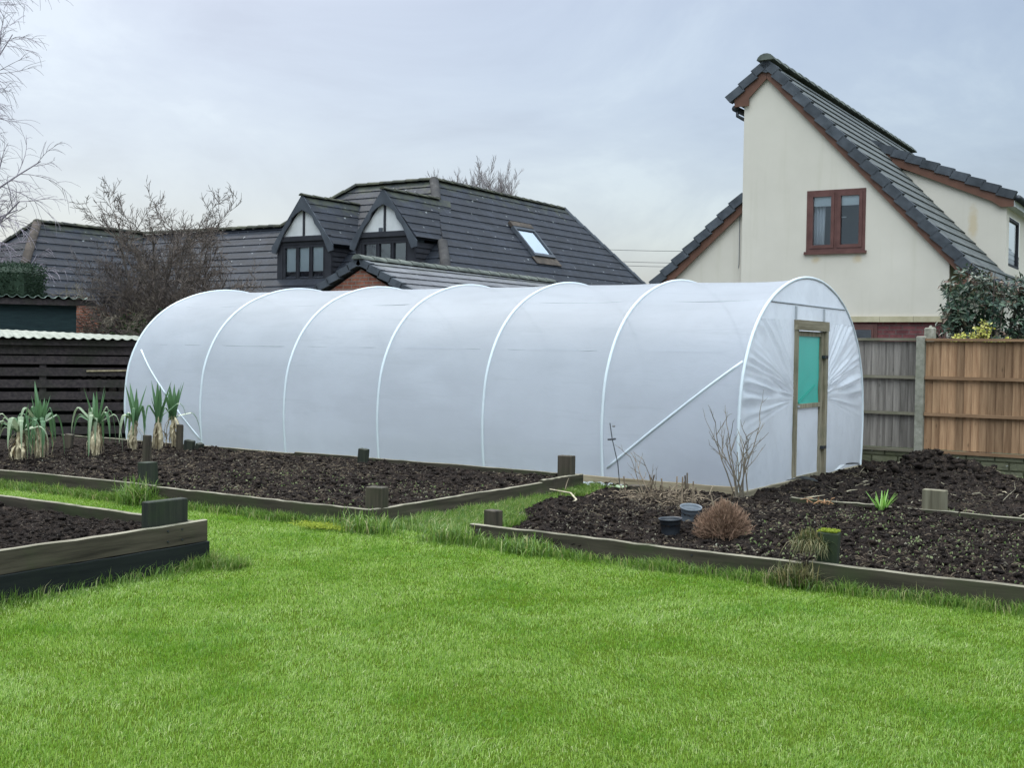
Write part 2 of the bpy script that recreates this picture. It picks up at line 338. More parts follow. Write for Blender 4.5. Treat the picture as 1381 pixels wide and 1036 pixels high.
def soil_mat():
    m, t, b = mat('dark_garden_soil', rough=0.95, spec=0.12)
    v = coords(t)
    c = ramp(t, [(0.30, (0.0055, 0.004, 0.0035)), (0.5, (0.0165, 0.0118, 0.0095)), (0.70, (0.058, 0.041, 0.030))], nz_(t, v, 14, 8, 0.78))
    sp = ramp(t, [(0.66, 0), (0.72, 0.55)], nz_(t, v, 70, 2, 0.5))
    c = mixc(t, c, (0.24, 0.20, 0.15), sp)
    t.links.new(c, b.inputs['Base Color'])
    bump(t, b, nz_(t, v, 55, 8, 0.8), 1.0, 0.02)
    return m
M['soil'] = soil_mat()
def lawn_mat():
    m, t, b = mat('lawn_turf', rough=1.0, spec=0.0)
    v = coords(t)
    c = ramp(t, [(0.3, (0.03, 0.048, 0.006)), (0.7, (0.075, 0.12, 0.014))], nz_(t, v, 40, 6, 0.7))
    t.links.new(c, b.inputs['Base Color']); bump(t, b, nz_(t, v, 60, 4, 0.7), 0.6, 0.01)
    return m
M['lawn'] = lawn_mat()
M['ground'] = noisy('rough_ground', [(0.3, (0.03, 0.04, 0.015)), (0.7, (0.07, 0.085, 0.035))], 1.5, bstr=0.5, bdist=0.05)

def tile_mat(name, c0, c1, mort, bw, rh, moss=(0.06, 0.065, 0.028), mossy=0.5, lichen=0.35, rough=0.75, off=0.5):
    m, t, b = mat(name, rough=rough, spec=0.35)
    tcn = N(t, 'ShaderNodeTexCoord'); uv = tcn.outputs['UV']
    br = N(t, 'ShaderNodeTexBrick'); br.offset = off; br.inputs['Scale'].default_value = 1
    br.inputs['Brick Width'].default_value = bw; br.inputs['Row Height'].default_value = rh
    br.inputs['Mortar Size'].default_value = 0.009; br.inputs['Mortar Smooth'].default_value = 0.2
    br.inputs['Color1'].default_value = (*c0, 1); br.inputs['Color2'].default_value = (*c1, 1); br.inputs['Mortar'].default_value = (*mort, 1)
    t.links.new(uv, br.inputs['Vector'])
    nA = nz_(t, uv, 1.6, 6, 0.65); nB = nz_(t, uv, 9, 5, 0.6)
    c = mixc(t, br.outputs[0], ramp(t, [(0.3, 0.7), (0.7, 1.3)], nA), 1.0, 'MULTIPLY')
    c = mixc(t, c, ramp(t, [(0.3, 0.8), (0.7, 1.2)], nB), 1.0, 'MULTIPLY')
    s_ = N(t, 'ShaderNodeSeparateXYZ'); t.links.new(uv, s_.inputs[0])
    if mossy:
        near = ramp(t, [(0.0, 0.30), (1.0, 0.0)], s_.outputs[1])
        a = N(t, 'ShaderNodeMath', operation='ADD'); t.links.new(near, a.inputs[0]); t.links.new(nz_(t, uv, 2.4, 6, 0.7), a.inputs[1])
        c = mixc(t, c, moss, ramp(t, [(0.66, 0), (0.84, mossy)], a.outputs[0]))
    if lichen:
        c = mixc(t, c, (0.55, 0.56, 0.55), ramp(t, [(0.71, 0), (0.735, lichen)], nz_(t, uv, 7.0, 2, 0.4)))
    t.links.new(c, b.inputs['Base Color'])
    bump(t, b, nz_(t, uv, 30, 4, 0.6), 0.25, 0.01)
    return m
M['tile_dark'] = tile_mat('dark_roof_tile', (0.0085, 0.011, 0.0165), (0.0165, 0.020, 0.029), (0.003, 0.004, 0.006), 0.30, 0.32)
M['tile_grey'] = tile_mat('grey_roof_tile', (0.085, 0.088, 0.098), (0.11, 0.112, 0.12), (0.05, 0.05, 0.055), 0.36, 0.32, mossy=0.35, moss=(0.15, 0.16, 0.12), lichen=0.15)
M['tile_slate'] = tile_mat('grey_green_roof_tile', (0.06, 0.066, 0.062), (0.082, 0.088, 0.082), (0.035, 0.038, 0.036), 0.36, 0.32, mossy=0.0, lichen=0.1)
def brick_mat(name, c0, c1, mort, bw=0.225, rh=0.075, ms=0.010, alg=0.0, bstr=0.5):
    m, t, b = mat(name, rough=0.88, spec=0.25)
    tcn = N(t, 'ShaderNodeTexCoord'); uv = tcn.outputs['UV']
    br = N(t, 'ShaderNodeTexBrick'); br.inputs['Scale'].default_value = 1
    br.inputs['Brick Width'].default_value = bw; br.inputs['Row Height'].default_value = rh; br.inputs['Mortar Size'].default_value = ms
    br.inputs['Color1'].default_value = (*c0, 1); br.inputs['Color2'].default_value = (*c1, 1); br.inputs['Mortar'].default_value = (*mort, 1)
    t.links.new(uv, br.inputs['Vector'])
    c = mixc(t, br.outputs[0], ramp(t, [(0.3, 0.65), (0.7, 1.35)], nz_(t, uv, 7, 6, 0.65)), 1.0, 'MULTIPLY')
    if alg: c = mixc(t, c, (0.085, 0.09, 0.035), ramp(t, [(0.4, 0), (0.62, alg)], nz_(t, uv, 3.5, 6, 0.7)))
    if alg: c = mixc(t, c, (0.5, 0.5, 0.48), ramp(t, [(0.66, 0), (0.72, 0.8)], nz_(t, uv, 9, 3, 0.6)))
    t.links.new(c, b.inputs['Base Color'])
    inv = N(t, 'ShaderNodeMath', operation='SUBTRACT'); inv.inputs[0].default_value = 1; t.links.new(br.outputs['Fac'], inv.inputs[1])
    a = N(t, 'ShaderNodeMath', operation='ADD'); t.links.new(inv.outputs[0], a.inputs[0]); t.links.new(nz_(t, uv, 22, 6, 0.7), a.inputs[1])
    bump(t, b, a.outputs[0], bstr, 0.02)
    return m
M['brick_red'] = brick_mat('red_brick', (0.20, 0.07, 0.045), (0.27, 0.105, 0.065), (0.20, 0.16, 0.13))
M['brick_plum'] = brick_mat('plum_brick', (0.12, 0.04, 0.042), (0.16, 0.055, 0.055), (0.12, 0.075, 0.07))
M['gravel_board'] = brick_mat('rockface_gravel_board', (0.12, 0.12, 0.075), (0.17, 0.165, 0.11), (0.035, 0.035, 0.02), 0.36, 0.112, 0.012, 0.5, 1.0)
def render_mat():
    m, t, b = mat('cream_render', rough=0.92, spec=0.2)
    v = coords(t, 'UV')
    c = ramp(t, [(0.3, (0.545, 0.495, 0.42)), (0.7, (0.62, 0.565, 0.485))], nz_(t, v, 0.7, 5, 0.6))
    st = coords(t, 'UV', scale=(6, 0.35, 1))
    c = mixc(t, c, (0.47, 0.43, 0.33), ramp(t, [(0.55, 0), (0.8, 0.45)], nz_(t, st, 1.0, 5, 0.6)))
    # rust-coloured run-off stains below the window sill
    for (sx, sz, rx, rz) in ((-7.30, 3.22, 0.17, 0.13), (-6.55, 3.22, 0.17, 0.15), (-9.35, 3.75, 0.08, 0.16), (-5.35, 4.2, 0.18, 0.7)):
        mp = N(t, 'ShaderNodeMapping'); tcn = N(t, 'ShaderNodeTexCoord'); t.links.new(tcn.outputs['UV'], mp.inputs[0])
        mp.inputs['Location'].default_value = (-sx / rx, -sz / rz, 0); mp.inputs['Scale'].default_value = (1 / rx, 1 / rz, 0)
        ln = N(t, 'ShaderNodeVectorMath', operation='LENGTH'); t.links.new(mp.outputs[0], ln.inputs[0])
        a = N(t, 'ShaderNodeMath', operation='ADD'); t.links.new(ln.outputs['Value'], a.inputs[0])
        nn = N(t, 'ShaderNodeMath', operation='MULTIPLY'); t.links.new(nz_(t, v, 7, 4, 0.6), nn.inputs[0]); nn.inputs[1].default_value = 0.7
        t.links.new(nn.outputs[0], a.inputs[1])
        c = mixc(t, c, (0.50, 0.375, 0.20), ramp(t, [(0.6, 0.55), (1.0, 0.0)], a.outputs[0]))
    t.links.new(c, b.inputs['Base Color']); bump(t, b, nz_(t, v, 60, 5, 0.7), 0.25, 0.004)
    return m
M['render'] = render_mat()
def glass_mat(name, refl=0.3, tint=(0.75, 0.82, 0.86), trans=0.75):
    m = bpy.data.materials.new(name); m.use_nodes = True; t = m.node_tree; t.nodes.clear()
    o = N(t, 'ShaderNodeOutputMaterial'); g = N(t, 'ShaderNodeBsdfGlossy'); g.inputs['Roughness'].default_value = 0.03
    g.inputs[0].default_value = (0.9, 0.95, 1, 1)
    tr = N(t, 'ShaderNodeBsdfTransparent'); tr.inputs[0].default_value = (*tint, 1)
    f = N(t, 'ShaderNodeFresnel'); f.inputs[0].default_value = 1.5
    a = N(t, 'ShaderNodeMath', operation='ADD'); a.use_clamp = True; a.inputs[1].default_value = refl; t.links.new(f.outputs[0], a.inputs[0])
    mx = N(t, 'ShaderNodeMixShader'); t.links.new(a.outputs[0], mx.inputs[0]); t.links.new(tr.outputs[0], mx.inputs[1]); t.links.new(g.outputs[0], mx.inputs[2])
    t.links.new(mx.outputs[0], o.inputs[0]); return m
M['glass'] = glass_mat('window_glass', 0.06, (0.92, 0.96, 0.98))
M['glass_mid'] = glass_mat('dormer_window_glass', 0.18)
M['glass_sky'] = glass_mat('roof_window_glass', 0.30)
def poly_mat(name, col=(0.68, 0.70, 0.745), transl=0.68, transp=0.07, rough=0.55, bs=0.25, dirt=0.3, wr=None):
    m, t, b = mat(name, col, rough, 0.3)
    v = coords(t)
    c = mixc(t, col, tuple(x * 0.9 for x in col), ramp(t, [(0.4, 0), (0.75, 1.0)], nz_(t, v, 1.1, 5, 0.6)))
    sm = coords(t, scale=(0.5, 6, 6))
    c = mixc(t, c, (0.40, 0.43, 0.44), ramp(t, [(0.55, 0), (0.8, dirt)], nz_(t, sm, 1.4, 5, 0.7)))
    c = mixc(t, c, tuple(x * 0.86 for x in col), ramp(t, [(0.45, 0), (0.62, 0.5)], nz_(t, coords(t, scale=(0.35, 1, 1.0)), 1.3, 4, 0.5, 0.8)))
    t.links.new(c, b.inputs['Base Color'])
    tr = N(t, 'ShaderNodeBsdfTranslucent'); t.links.new(c, tr.inputs[0])
    m1 = N(t, 'ShaderNodeMixShader'); m1.inputs[0].default_value = transl; t.links.new(b.outputs[0], m1.inputs[1]); t.links.new(tr.outputs[0], m1.inputs[2])
    tp = N(t, 'ShaderNodeBsdfTransparent'); m2 = N(t, 'ShaderNodeMixShader'); m2.inputs[0].default_value = transp
    t.links.new(m1.outputs[0], m2.inputs[1]); t.links.new(tp.outputs[0], m2.inputs[2])
    t.links.new(m2.outputs[0], t.nodes['Material Output'].inputs[0])
    if bs: bn = bump(t, b, nz_(t, coords(t, scale=(1, 1.6, 1.6)), 2.6, 4, 0.5, 0.4), bs, 0.03); t.links.new(bn.outputs[0], tr.inputs['Normal'])
    return m
M['polythene'] = poly_mat('milky_polythene')
M['polythene_end'] = poly_mat('clear_end_polythene', (0.70, 0.725, 0.755), 0.42, 0.09, 0.28, 0.35, 0.35)
M['netting'] = poly_mat('green_mesh_netting', (0.055, 0.42, 0.33), 0.45, 0.06, 0.6, 0.1, 0.0)

# ------------------------------------------------------------------ ground
gm = MB().add([(-600, -300, -0.12), (600, -300, -0.12), (600, 900, -0.12), (-600, 900, -0.12)], [(0, 1, 2, 3)])
tag(gm.build('ground', M['ground']), kind='structure')
# lawn sheet with gentle unevenness
LX0, LX1, LY0, LY1 = -18.0, 6.0, -3.0, 12.0
def lawn_z(x, y): return 0.03 * fbm(x, y, 0.55, 3) + 0.012 * fbm(x, y, 2.1, 2)
nx, ny = 240, 150
gx, gy = np.meshgrid(np.linspace(LX0, LX1, nx), np.linspace(LY0, LY1, ny))
V = np.stack([gx, gy, lawn_z(gx, gy) - 0.11 * ((gy > 10.6) & (gx > -5.8)) - .07 * ((gx < -6.5) & (gy > 7.7))], -1).reshape(-1, 3)
def gridfaces(nx, ny):
    i = np.arange(nx - 1)[None, :] + nx * np.arange(ny - 1)[:, None]; i = i.ravel()
    return np.stack([i, i + 1, i + nx + 1, i + nx], -1)
tag(npmesh('lawn', V, gridfaces(nx, ny), M['lawn'], smooth=True), kind='structure')

# plan of the garden (metres)
BACK_F, BACK_B, BACK_R = 7.50, 11.0, -6.30         # leek bed: front and back boards (y), right board (x)
RB_F, RB_L, RB_B = 7.45, -5.30, 10.75              # right bed: front board, its left end, back board
LB_R, LB_B = -6.17, 5.60                           # left foreground bed

# ------------------------------------------------------------------ soil
def clods(x, y, z, n, smin, smax, rs):
    ico = np.array([(0, 0, -1), (.72, -.53, -.45), (-.28, -.85, -.45), (-.89, 0, -.45), (-.28, .85, -.45), (.72, .53, -.45), (.28, -.85, .45), (-.72, -.53, .45), (-.72, .53, .45), (.28, .85, .45), (.89, 0, .45), (0, 0, 1)])
    fc = np.array([(0, 1, 2), (1, 0, 5), (0, 2, 3), (0, 3, 4), (0, 4, 5), (1, 5, 10), (2, 1, 6), (3, 2, 7), (4, 3, 8), (5, 4, 9), (1, 10, 6), (2, 6, 7), (3, 7, 8), (4, 8, 9), (5, 9, 10), (6, 10, 11), (7, 6, 11), (8, 7, 11), (9, 8, 11), (10, 9, 11)])
    s = smin + (smax - smin) * rs.rand(n) ** 4.5
    P = ico[None] * (0.35 + 1.1 * rs.rand(n, 12, 1)) * s[:, None, None] * np.stack([0.7 + 0.8 * rs.rand(n), 0.8 + 0.6 * rs.rand(n), 0.55 + 0.4 * rs.rand(n)], -1)[:, None, :]
    a = rs.rand(n) * 6.28; ca, sa = np.cos(a)[:, None], np.sin(a)[:, None]
    P = np.stack([P[..., 0] * ca - P[..., 1] * sa, P[..., 0] * sa + P[..., 1] * ca, P[..., 2]], -1)
    P += np.stack([x, y, z + s * 0.25], -1)[:, None, :]
    F = fc[None] + (np.arange(n) * 12)[:, None, None]
    return P.reshape(-1, 3), F.reshape(-1, 3)
def soil_sheet(x0, x1, y0, y1, step, hf, mask, ncl, seed, smax=0.035):
    rs = np.random.RandomState(seed)
    nx = int((x1 - x0) / step) + 1; ny = int((y1 - y0) / step) + 1
    gx, gy = np.meshgrid(np.linspace(x0, x1, nx), np.linspace(y0, y1, ny))
    gx = gx + (rs.rand(*gx.shape) - .5) * step * .5 * ((gx > x0) & (gx < x1)); gy = gy + (rs.rand(*gy.shape) - .5) * step * .5 * ((gy > y0) & (gy < y1))
    z = hf(gx, gy)
    V = np.stack([gx, gy, z], -1).reshape(-1, 3); Q = gridfaces(nx, ny)
    T = np.concatenate([Q[:, [0, 1, 2]], Q[:, [0, 2, 3]]])
    cx = x0 + rs.rand(ncl) * (x1 - x0); cy = y0 + rs.rand(ncl) * (y1 - y0)
    k = mask(cx, cy); cx, cy = cx[k], cy[k]
    P, F = clods(cx, cy, hf(cx, cy), len(cx), 0.004, smax, rs)
    return tag(npmesh('soil', np.concatenate([V, P]), np.concatenate([T, F + len(V)]), M['soil']), kind='structure')
def rough_(x, y, a=1.0):
    b = fbm(x, y, 3.2, 3); c = fbm(x, y, 13, 4, 0.62); d = np.abs(fbm(x + 3, y, 24, 3, 0.6))
    return a * (0.075 * b + 0.06 * c + 0.045 * d + 0.022 * (_T[(np.abs(x) * 977).astype(int) % 256, (np.abs(y) * 1013).astype(int) % 256] - .5))
def leek_h(x, y):
    e = np.minimum(np.minimum(y - (BACK_F + .03), BACK_B - y), np.minimum(BACK_R - .02 - x, x + 15.2))
    return 0.125 + rough_(x, y) + 0.02 * sstep(0.6, 0, np.abs(y - 10.5)) - 0.05 * sstep(0.12, 0, e)
soil_sheet(-15.2, BACK_R - 0.02, BACK_F + 0.025, BACK_B, 0.017, leek_h, lambda x, y: x > -13.5, 30000, 11, 0.032)
def left_h(x, y):
    e = np.minimum(LB_B - y, LB_R - x)
    return 0.235 + rough_(x, y, 0.8) - 0.05 * sstep(0.15, 0, e)
soil_sheet(-10.2, LB_R - 0.03, 2.6, LB_B - 0.03, 0.014, left_h, lambda x, y: x > -10.2, 16000, 12, 0.026)
def lb_edge(y): return -5.22 - 0.72 * np.clip((y - 7.6) / 1.6, 0, 1) - 0.07 * (y - 9.2) * (y > 9.2) - 0.05 * np.sin(y * 4.3)
def right_h(x, y):
    e = x - lb_edge(y) - 0.12 * fbm(x, y, 3, 2)
    mid = 0.05 * np.exp(-((y - 8.9) / 0.9) ** 2)
    return -0.05 + (0.145 + mid + rough_(x, y)) * sstep(-0.1, 0.45, e) - 0.03 * sstep(0.1, 0, y - RB_F)
soil_sheet(-6.05, 1.2, RB_F + 0.025, RB_B, 0.015, right_h, lambda x, y: (x - lb_edge(y)) > 0.05, 36000, 13, 0.028)
def far_h(x, y):
    z = 0.0 + 1.25 * rough_(x, y) - 0.10 * sstep(14.0, 16.3, y) * sstep(-4.4, -3.3, x)
    for (mx, my, r, h) in ((-3.72, 14.9, 0.50, 0.24), (-3.35, 14.2, 0.5, 0.10), (-3.2, 15.3, 0.55, 0.14), (-3.6, 13.1, 0.6, 0.07), (-1.7, 12.5, 0.8, 0.12), (-2.2, 11.6, 0.35, 0.05), (-0.8, 13.5, 0.9, 0.12)):
        z = z + h * np.exp(-((x - mx) ** 2 + (y - my) ** 2) / r ** 2) * (1 + 1.0 * fbm(x, y, 5, 4, 0.6))
    return z
soil_sheet(-6.6, 1.8, RB_B + 0.05, 16.5, 0.022, far_h, lambda x, y: x > -4.72, 20000, 14, 0.042)
# big dug lumps on the heap
rs = np.random.RandomState(5); n = 420
cx = -3.6 + rs.randn(n) * 0.42; cy = 14.7 + rs.randn(n) * 0.45; kk = (cy < 16.1) & (cx > -4.5); cx, cy = cx[kk], cy[kk]
P, F = clods(cx, cy, far_h(cx, cy), len(cx), 0.015, 0.075, rs)
o = npmesh('soil_clods', P, F, M['soil'], origin=(-3.75, 14.3, 0))
tag(o, kind='stuff')

# ------------------------------------------------------------------ raised beds
def post(mb, x, y, wx, wy, z0, z1, rot=0, lean=(0, 0), ch=0.006):
    Mx = Matrix.Translation((x, y, z0)) @ Matrix.Rotation(rot, 4, 'Z') @ Matrix.Rotation(lean[0], 4, 'X') @ Matrix.Rotation(lean[1], 4, 'Y')
    mb.box(-wx / 2, wx / 2, -wy / 2, wy / 2, 0, z1 - z0, Mx, ch=ch)
def plank(mb, a, b, t, z0, z1, seed=0, bow=0.002, n=24):
    """board from a to b (2-D), thickness t to the left of a->b, edges slightly uneven"""
    r = random.Random(seed); a = Vector(a); b = Vector(b); d = (b - a); L = d.length; d.normalize(); s = Vector((-d.y, d.x)) * t
    vs = []; ph = r.random() * 6
    for i in range(n + 1):
        p = a + d * L * i / n; o1 = bow * sin(i * 0.9 + ph) + (r.random() - .5) * bow; zt = z1 + (r.random() - .5) * 0.006 + bow * sin(i * .5 + ph)
        q = p + s
        vs += [(p.x + s.x / t * o1, p.y + s.y / t * o1, z0), (p.x + s.x / t * o1, p.y + s.y / t * o1, zt - 0.004), (p.x + s.x * .12, p.y + s.y * .12, zt), (q.x - s.x * .12, q.y - s.y * .12, zt), (q.x, q.y, zt - 0.004), (q.x, q.y, z0)]
    fs = []
    for i in range(n):
        for k in range(6):
            fs.append((i * 6 + k, i * 6 + (k + 1) % 6, (i + 1) * 6 + (k + 1) % 6, (i + 1) * 6 + k))
    fs += [(5, 4, 3, 2, 1, 0), tuple(n * 6 + k for k in range(6))]
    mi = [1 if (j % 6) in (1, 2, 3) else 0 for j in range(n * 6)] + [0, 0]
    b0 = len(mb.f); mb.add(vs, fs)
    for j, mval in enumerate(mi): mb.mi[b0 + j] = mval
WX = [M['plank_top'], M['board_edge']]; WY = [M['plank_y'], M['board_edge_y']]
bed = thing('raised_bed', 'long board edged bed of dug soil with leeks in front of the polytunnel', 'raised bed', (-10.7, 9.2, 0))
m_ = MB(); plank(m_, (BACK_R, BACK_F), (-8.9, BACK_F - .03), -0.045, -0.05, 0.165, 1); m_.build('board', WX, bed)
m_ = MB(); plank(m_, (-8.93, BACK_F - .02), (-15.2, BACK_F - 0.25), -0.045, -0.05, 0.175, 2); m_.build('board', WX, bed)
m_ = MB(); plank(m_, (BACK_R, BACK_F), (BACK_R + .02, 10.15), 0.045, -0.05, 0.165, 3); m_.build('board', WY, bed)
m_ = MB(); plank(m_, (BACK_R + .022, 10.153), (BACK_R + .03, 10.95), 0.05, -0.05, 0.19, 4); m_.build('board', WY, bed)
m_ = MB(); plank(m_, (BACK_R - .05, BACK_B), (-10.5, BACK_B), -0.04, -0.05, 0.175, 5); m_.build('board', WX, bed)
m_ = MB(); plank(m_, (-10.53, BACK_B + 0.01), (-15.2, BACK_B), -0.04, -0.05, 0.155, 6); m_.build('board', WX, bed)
m_ = MB(); post(m_, -6.385, 7.68, 0.16, 0.11, 0, 0.335, R(8)); po = m_.build('corner_post', M['post'], bed); po['label'] = 'mossy front corner post'
m_ = MB(); post(m_, -6.39, 10.80, 0.16, 0.10, 0, 0.39, R(4)); po = m_.build('corner_post', M['post'], bed); po['label'] = 'tall brown back corner post'
m_ = MB(); post(m_, -9.17, 7.62, 0.19, 0.11, 0, 0.37, R(-12), (R(2), R(-3))); po = m_.build('side_post', M['post_green'], bed); po['label'] = 'green stained square post'
bed2 = thing('raised_bed', 'dark two board high bed at the left edge of the lawn', 'raised bed', (-8.2, 4.2, 0))
m_ = MB(); plank(m_, (LB_R, 2.5), (LB_R, LB_B + .02), 0.045, 0.165, 0.305, 7); po = m_.build('board', [M['plank_y'], M['board_edge_y']], bed2); po['label'] = 'weathered brown upper board'
m_ = MB(); plank(m_, (LB_R + 0.012, 2.5), (LB_R + 0.012, LB_B + .03), 0.045, -0.05, 0.160, 8); po = m_.build('board', [M['plank_dark'], M['plank_dark']], bed2); po['label'] = 'dark lower board'
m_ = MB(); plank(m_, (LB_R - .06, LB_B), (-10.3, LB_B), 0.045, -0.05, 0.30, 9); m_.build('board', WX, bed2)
m_ = MB(); post(m_, -6.27, 5.34, 0.07, 0.32, 0, 0.465, R(-3)); m_.build('corner_post', M['post_green'], bed2)
bed3 = thing('raised_bed', 'soil bed edged by one low board on the right of the lawn', 'raised bed', (-2.5, 9.1, 0))
m_ = MB(); plank(m_, (RB_L, RB_F + 0.05), (-2.62, RB_F - 0.02), 0.05, -0.05, 0.145, 10); m_.build('board', WX, bed3)
m_ = MB(); plank(m_, (-2.58, RB_F - 0.0), (1.3, RB_F - 0.1), 0.05, -0.05, 0.155, 11); m_.build('board', WX, bed3)
m_ = MB(); plank(m_, (-3.95, RB_B + .12), (-2.4, RB_B + .02), 0.04, -0.05, 0.135, 12); m_.build('board', WX, bed3)
m_ = MB(); plank(m_, (-2.38, RB_B + .01), (1.3, RB_B - .25), 0.04, -0.05, 0.135, 13); m_.build('board', WX, bed3)
m_ = MB(); post(m_, -5.23, 7.72, 0.12, 0.09, 0, 0.235, R(-14)); po = m_.build('end_post', M['post'], bed3); po['label'] = 'short post at the left end of the board'
m_ = MB(); post(m_, -2.51, 7.60, 0.13, 0.10, 0, 0.34, R(8), (R(2), R(3))); po = m_.build('side_post', M['post_green'], bed3); po['label'] = 'post overgrown with tussock grass'
m_ = MB(); post(m_, -2.62, 10.86, 0.20, 0.085, 0.0, 0.31, R(-4)); po = m_.build('back_post', M['post_pale'], bed3); po['label'] = 'pale squared post in the back board'

for (bd, pts) in ((bed, [(BACK_R - .3 - 1.3 * k, BACK_F - .002, z_) for k in range(2) for z_ in (.05, .12)]), (bed2, [(LB_R + .001, y_, z_) for y_ in (5.28, 5.40, 3.9) for z_ in (.20, .27)]), (bed3, [(x_, RB_F - .003, z_) for x_ in (-5.2, -3.4) for z_ in (.05, .11)])):
    for (x_, y_, z_) in pts:
        m_ = MB(); a_ = Vector((x_, y_, z_)); d_ = Vector((1, 0, 0)) if bd is bed2 else Vector((0, -1, 0)); m_.tube([a_ - d_ * .01, a_ + d_ * .004], .006, 8); m_.build('screw', M['black_pl'], bd)

# loose stakes and stumps standing in the soil
def solo(mb, name, mat_, label, cat, origin, group=None, smooth=False):
    o = mb.build(name, mat_, origin=origin, smooth=smooth); return tag(o, label, cat, group)
m_ = MB(); post(m_, -10.58, 8.75, 0.085, 0.05, 0.05, 0.50, R(10), (0, R(1))); solo(m_, 'wooden_stake', M['post'], 'upright brown stake rising behind the green stained side post', 'stake', (-10.5, 8.75, 0.1))
m_ = MB(); post(m_, -12.0, 10.45, 0.075, 0.05, 0.05, 0.475, R(10), (0, R(1))); solo(m_, 'wooden_stake', M['post'], 'thin brown stake beside the rightmost leek', 'stake', (-12, 10.45, 0.1))
m_ = MB(); post(m_, -11.78, 10.40, 0.12, 0.08, 0.05, 0.29, R(20), (R(4), R(8))); post(m_, -11.64, 10.45, 0.07, 0.08, 0.05, 0.26, R(-8), (R(4), R(14)))
solo(m_, 'stump', M['post_green'], 'low split green stump at the foot of the polytunnel near the leeks', 'stump', (-11.75, 10.4, 0.1))
m_ = MB(); post(m_, -9.0, 10.55, 0.105, 0.08, 0.05, 0.33, R(10), (R(2), R(6))); solo(m_, 'stump', M['post_green'], 'leaning stub post standing alone in the soil before the middle hoops', 'stump', (-9, 10.55, 0.1))
m_ = MB(); post(m_, -13.35, 9.75, 0.09, 0.09, 0.05, 0.32, R(30), (0, R(8))); solo(m_, 'stump', M['post'], 'dim leaning stump behind the leeks by the slatted shed', 'stump', (-13.35, 9.75, 0.1))
m_ = MB(); post(m_, -5.35, 10.42, 0.17, 0.10, 0.03, 0.185, R(-6), (0, R(-3))); solo(m_, 'stump', M['post'], 'low brown block of wood beside the pale weed under the polytunnel side', 'stump', (-5.35, 10.42, 0.1))

# ------------------------------------------------------------------ polytunnel
TX0, TX1, TYC = -14.5, -4.79, 13.72; NB = 6; BAY = (TX1 - TX0) / NB
prof = [(-2.07, -0.03), (-2.11, 0.3), (-2.125, 0.7), (-2.06, 1.18), (-1.87, 1.58), (-1.60, 1.88), (-1.25, 2.11), (-0.84, 2.27), (-0.42, 2.365), (0, 2.395)]
prof = prof + [(-a, b) for a, b in prof[-2::-1]]
def catmull(pts, n):
    P = [np.array(p, float) for p in pts]; P = [2 * P[0] - P[1]] + P + [2 * P[-1] - P[-2]]; o = []
    for i in range(1, len(P) - 2):
        for k in range(n):
            t = k / n; a, b, c, d = P[i - 1:i + 3]
            o.append(0.5 * ((2 * b) + (-a + c) * t + (2 * a - 5 * b + 4 * c - d) * t * t + (-a + 3 * b - 3 * c + d) * t ** 3))
    o.append(P[-2]); return np.array(o)
PR = catmull(prof, 5)
TN = np.gradient(PR, axis=0); TN /= np.linalg.norm(TN, axis=1)[:, None]; NR = np.stack([-TN[:, 1], TN[:, 0]], -1)  # outward
def hoop_pt(k, x, off=0.0):
    p = PR[k] + NR[k] * off; return (x, TYC + p[0], p[1])
pt = thing('polytunnel', 'long milky white polytunnel with hoops and a timber framed door', 'polytunnel', (-9.85, TYC, 0))
NS = 22; xs = []
for b in range(NB):
    for k in range(NS): xs.append((b + k / NS))
xs = np.array(xs + [NB]); nP = len(PR)
V = []
for sx in xs:
    b = min(int(sx), NB - 1); t = sx - b; x = TX0 + sx * BAY
    for k in range(nP):
        z = PR[k][1]; A = 0.010 + 0.034 * float(sstep(1.5, 2.3, z))
        s = -A * (4 * t * (1 - t)) ** 0.5 + 0.006
        wv = 0.010 * mnoise.noise(Vector((x * 1.3, k * 0.28, 0))) * min(1, 4 * t * (1 - t) * 2)
        if b == 0: wv += 0.010 * mnoise.noise(Vector((x * 1.5 + k * 0.3, x * 3 - k * 0.35, 3))) * 4 * t * (1 - t)
        if z < 0.45: wv += 0.008 * sin(x * 31 + 2 * sin(x * 5)) * (0.45 - z) / 0.45 * min(1, 8 * t * (1 - t))
        V.append(hoop_pt(k, x, s + wv))
V = np.array(V); npmesh('cover', V, gridfaces(nP, len(xs)), M['polythene'], pt, smooth=True)
for b in range(NB + 1):
    m_ = MB(); x = TX0 + b * BAY
    pts = [hoop_pt(k, x, 0.004) for k in range(nP)]; m_.tube(pts, 0.018, 10)
    m_.build('hoop', M['rib'], pt, smooth=True)
def brace(xa, za, xb, zb, r):
    pts = []
    for i in range(17):
        f = i / 16; x = xa + (xb - xa) * f; z = za + (zb - za) * f; t_ = ((x - TX0) / BAY) % 1.0
        pts.append((x, TYC + np.interp(z, PR[:nP // 2 + 1, 1], PR[:nP // 2 + 1, 0]) + 0.012 * (4 * t_ * (1 - t_)) ** .5 - 0.004, z))
    m_ = MB(); m_.tube(pts, r, 8); m_.build('brace', M['rib'], pt, smooth=True)
brace(TX1 - 0.03, 1.41, TX1 - BAY + 0.06, 0.20, 0.016); brace(TX0 + 0.15, 1.42, TX0 + BAY - 0.03, 0.17, 0.015)
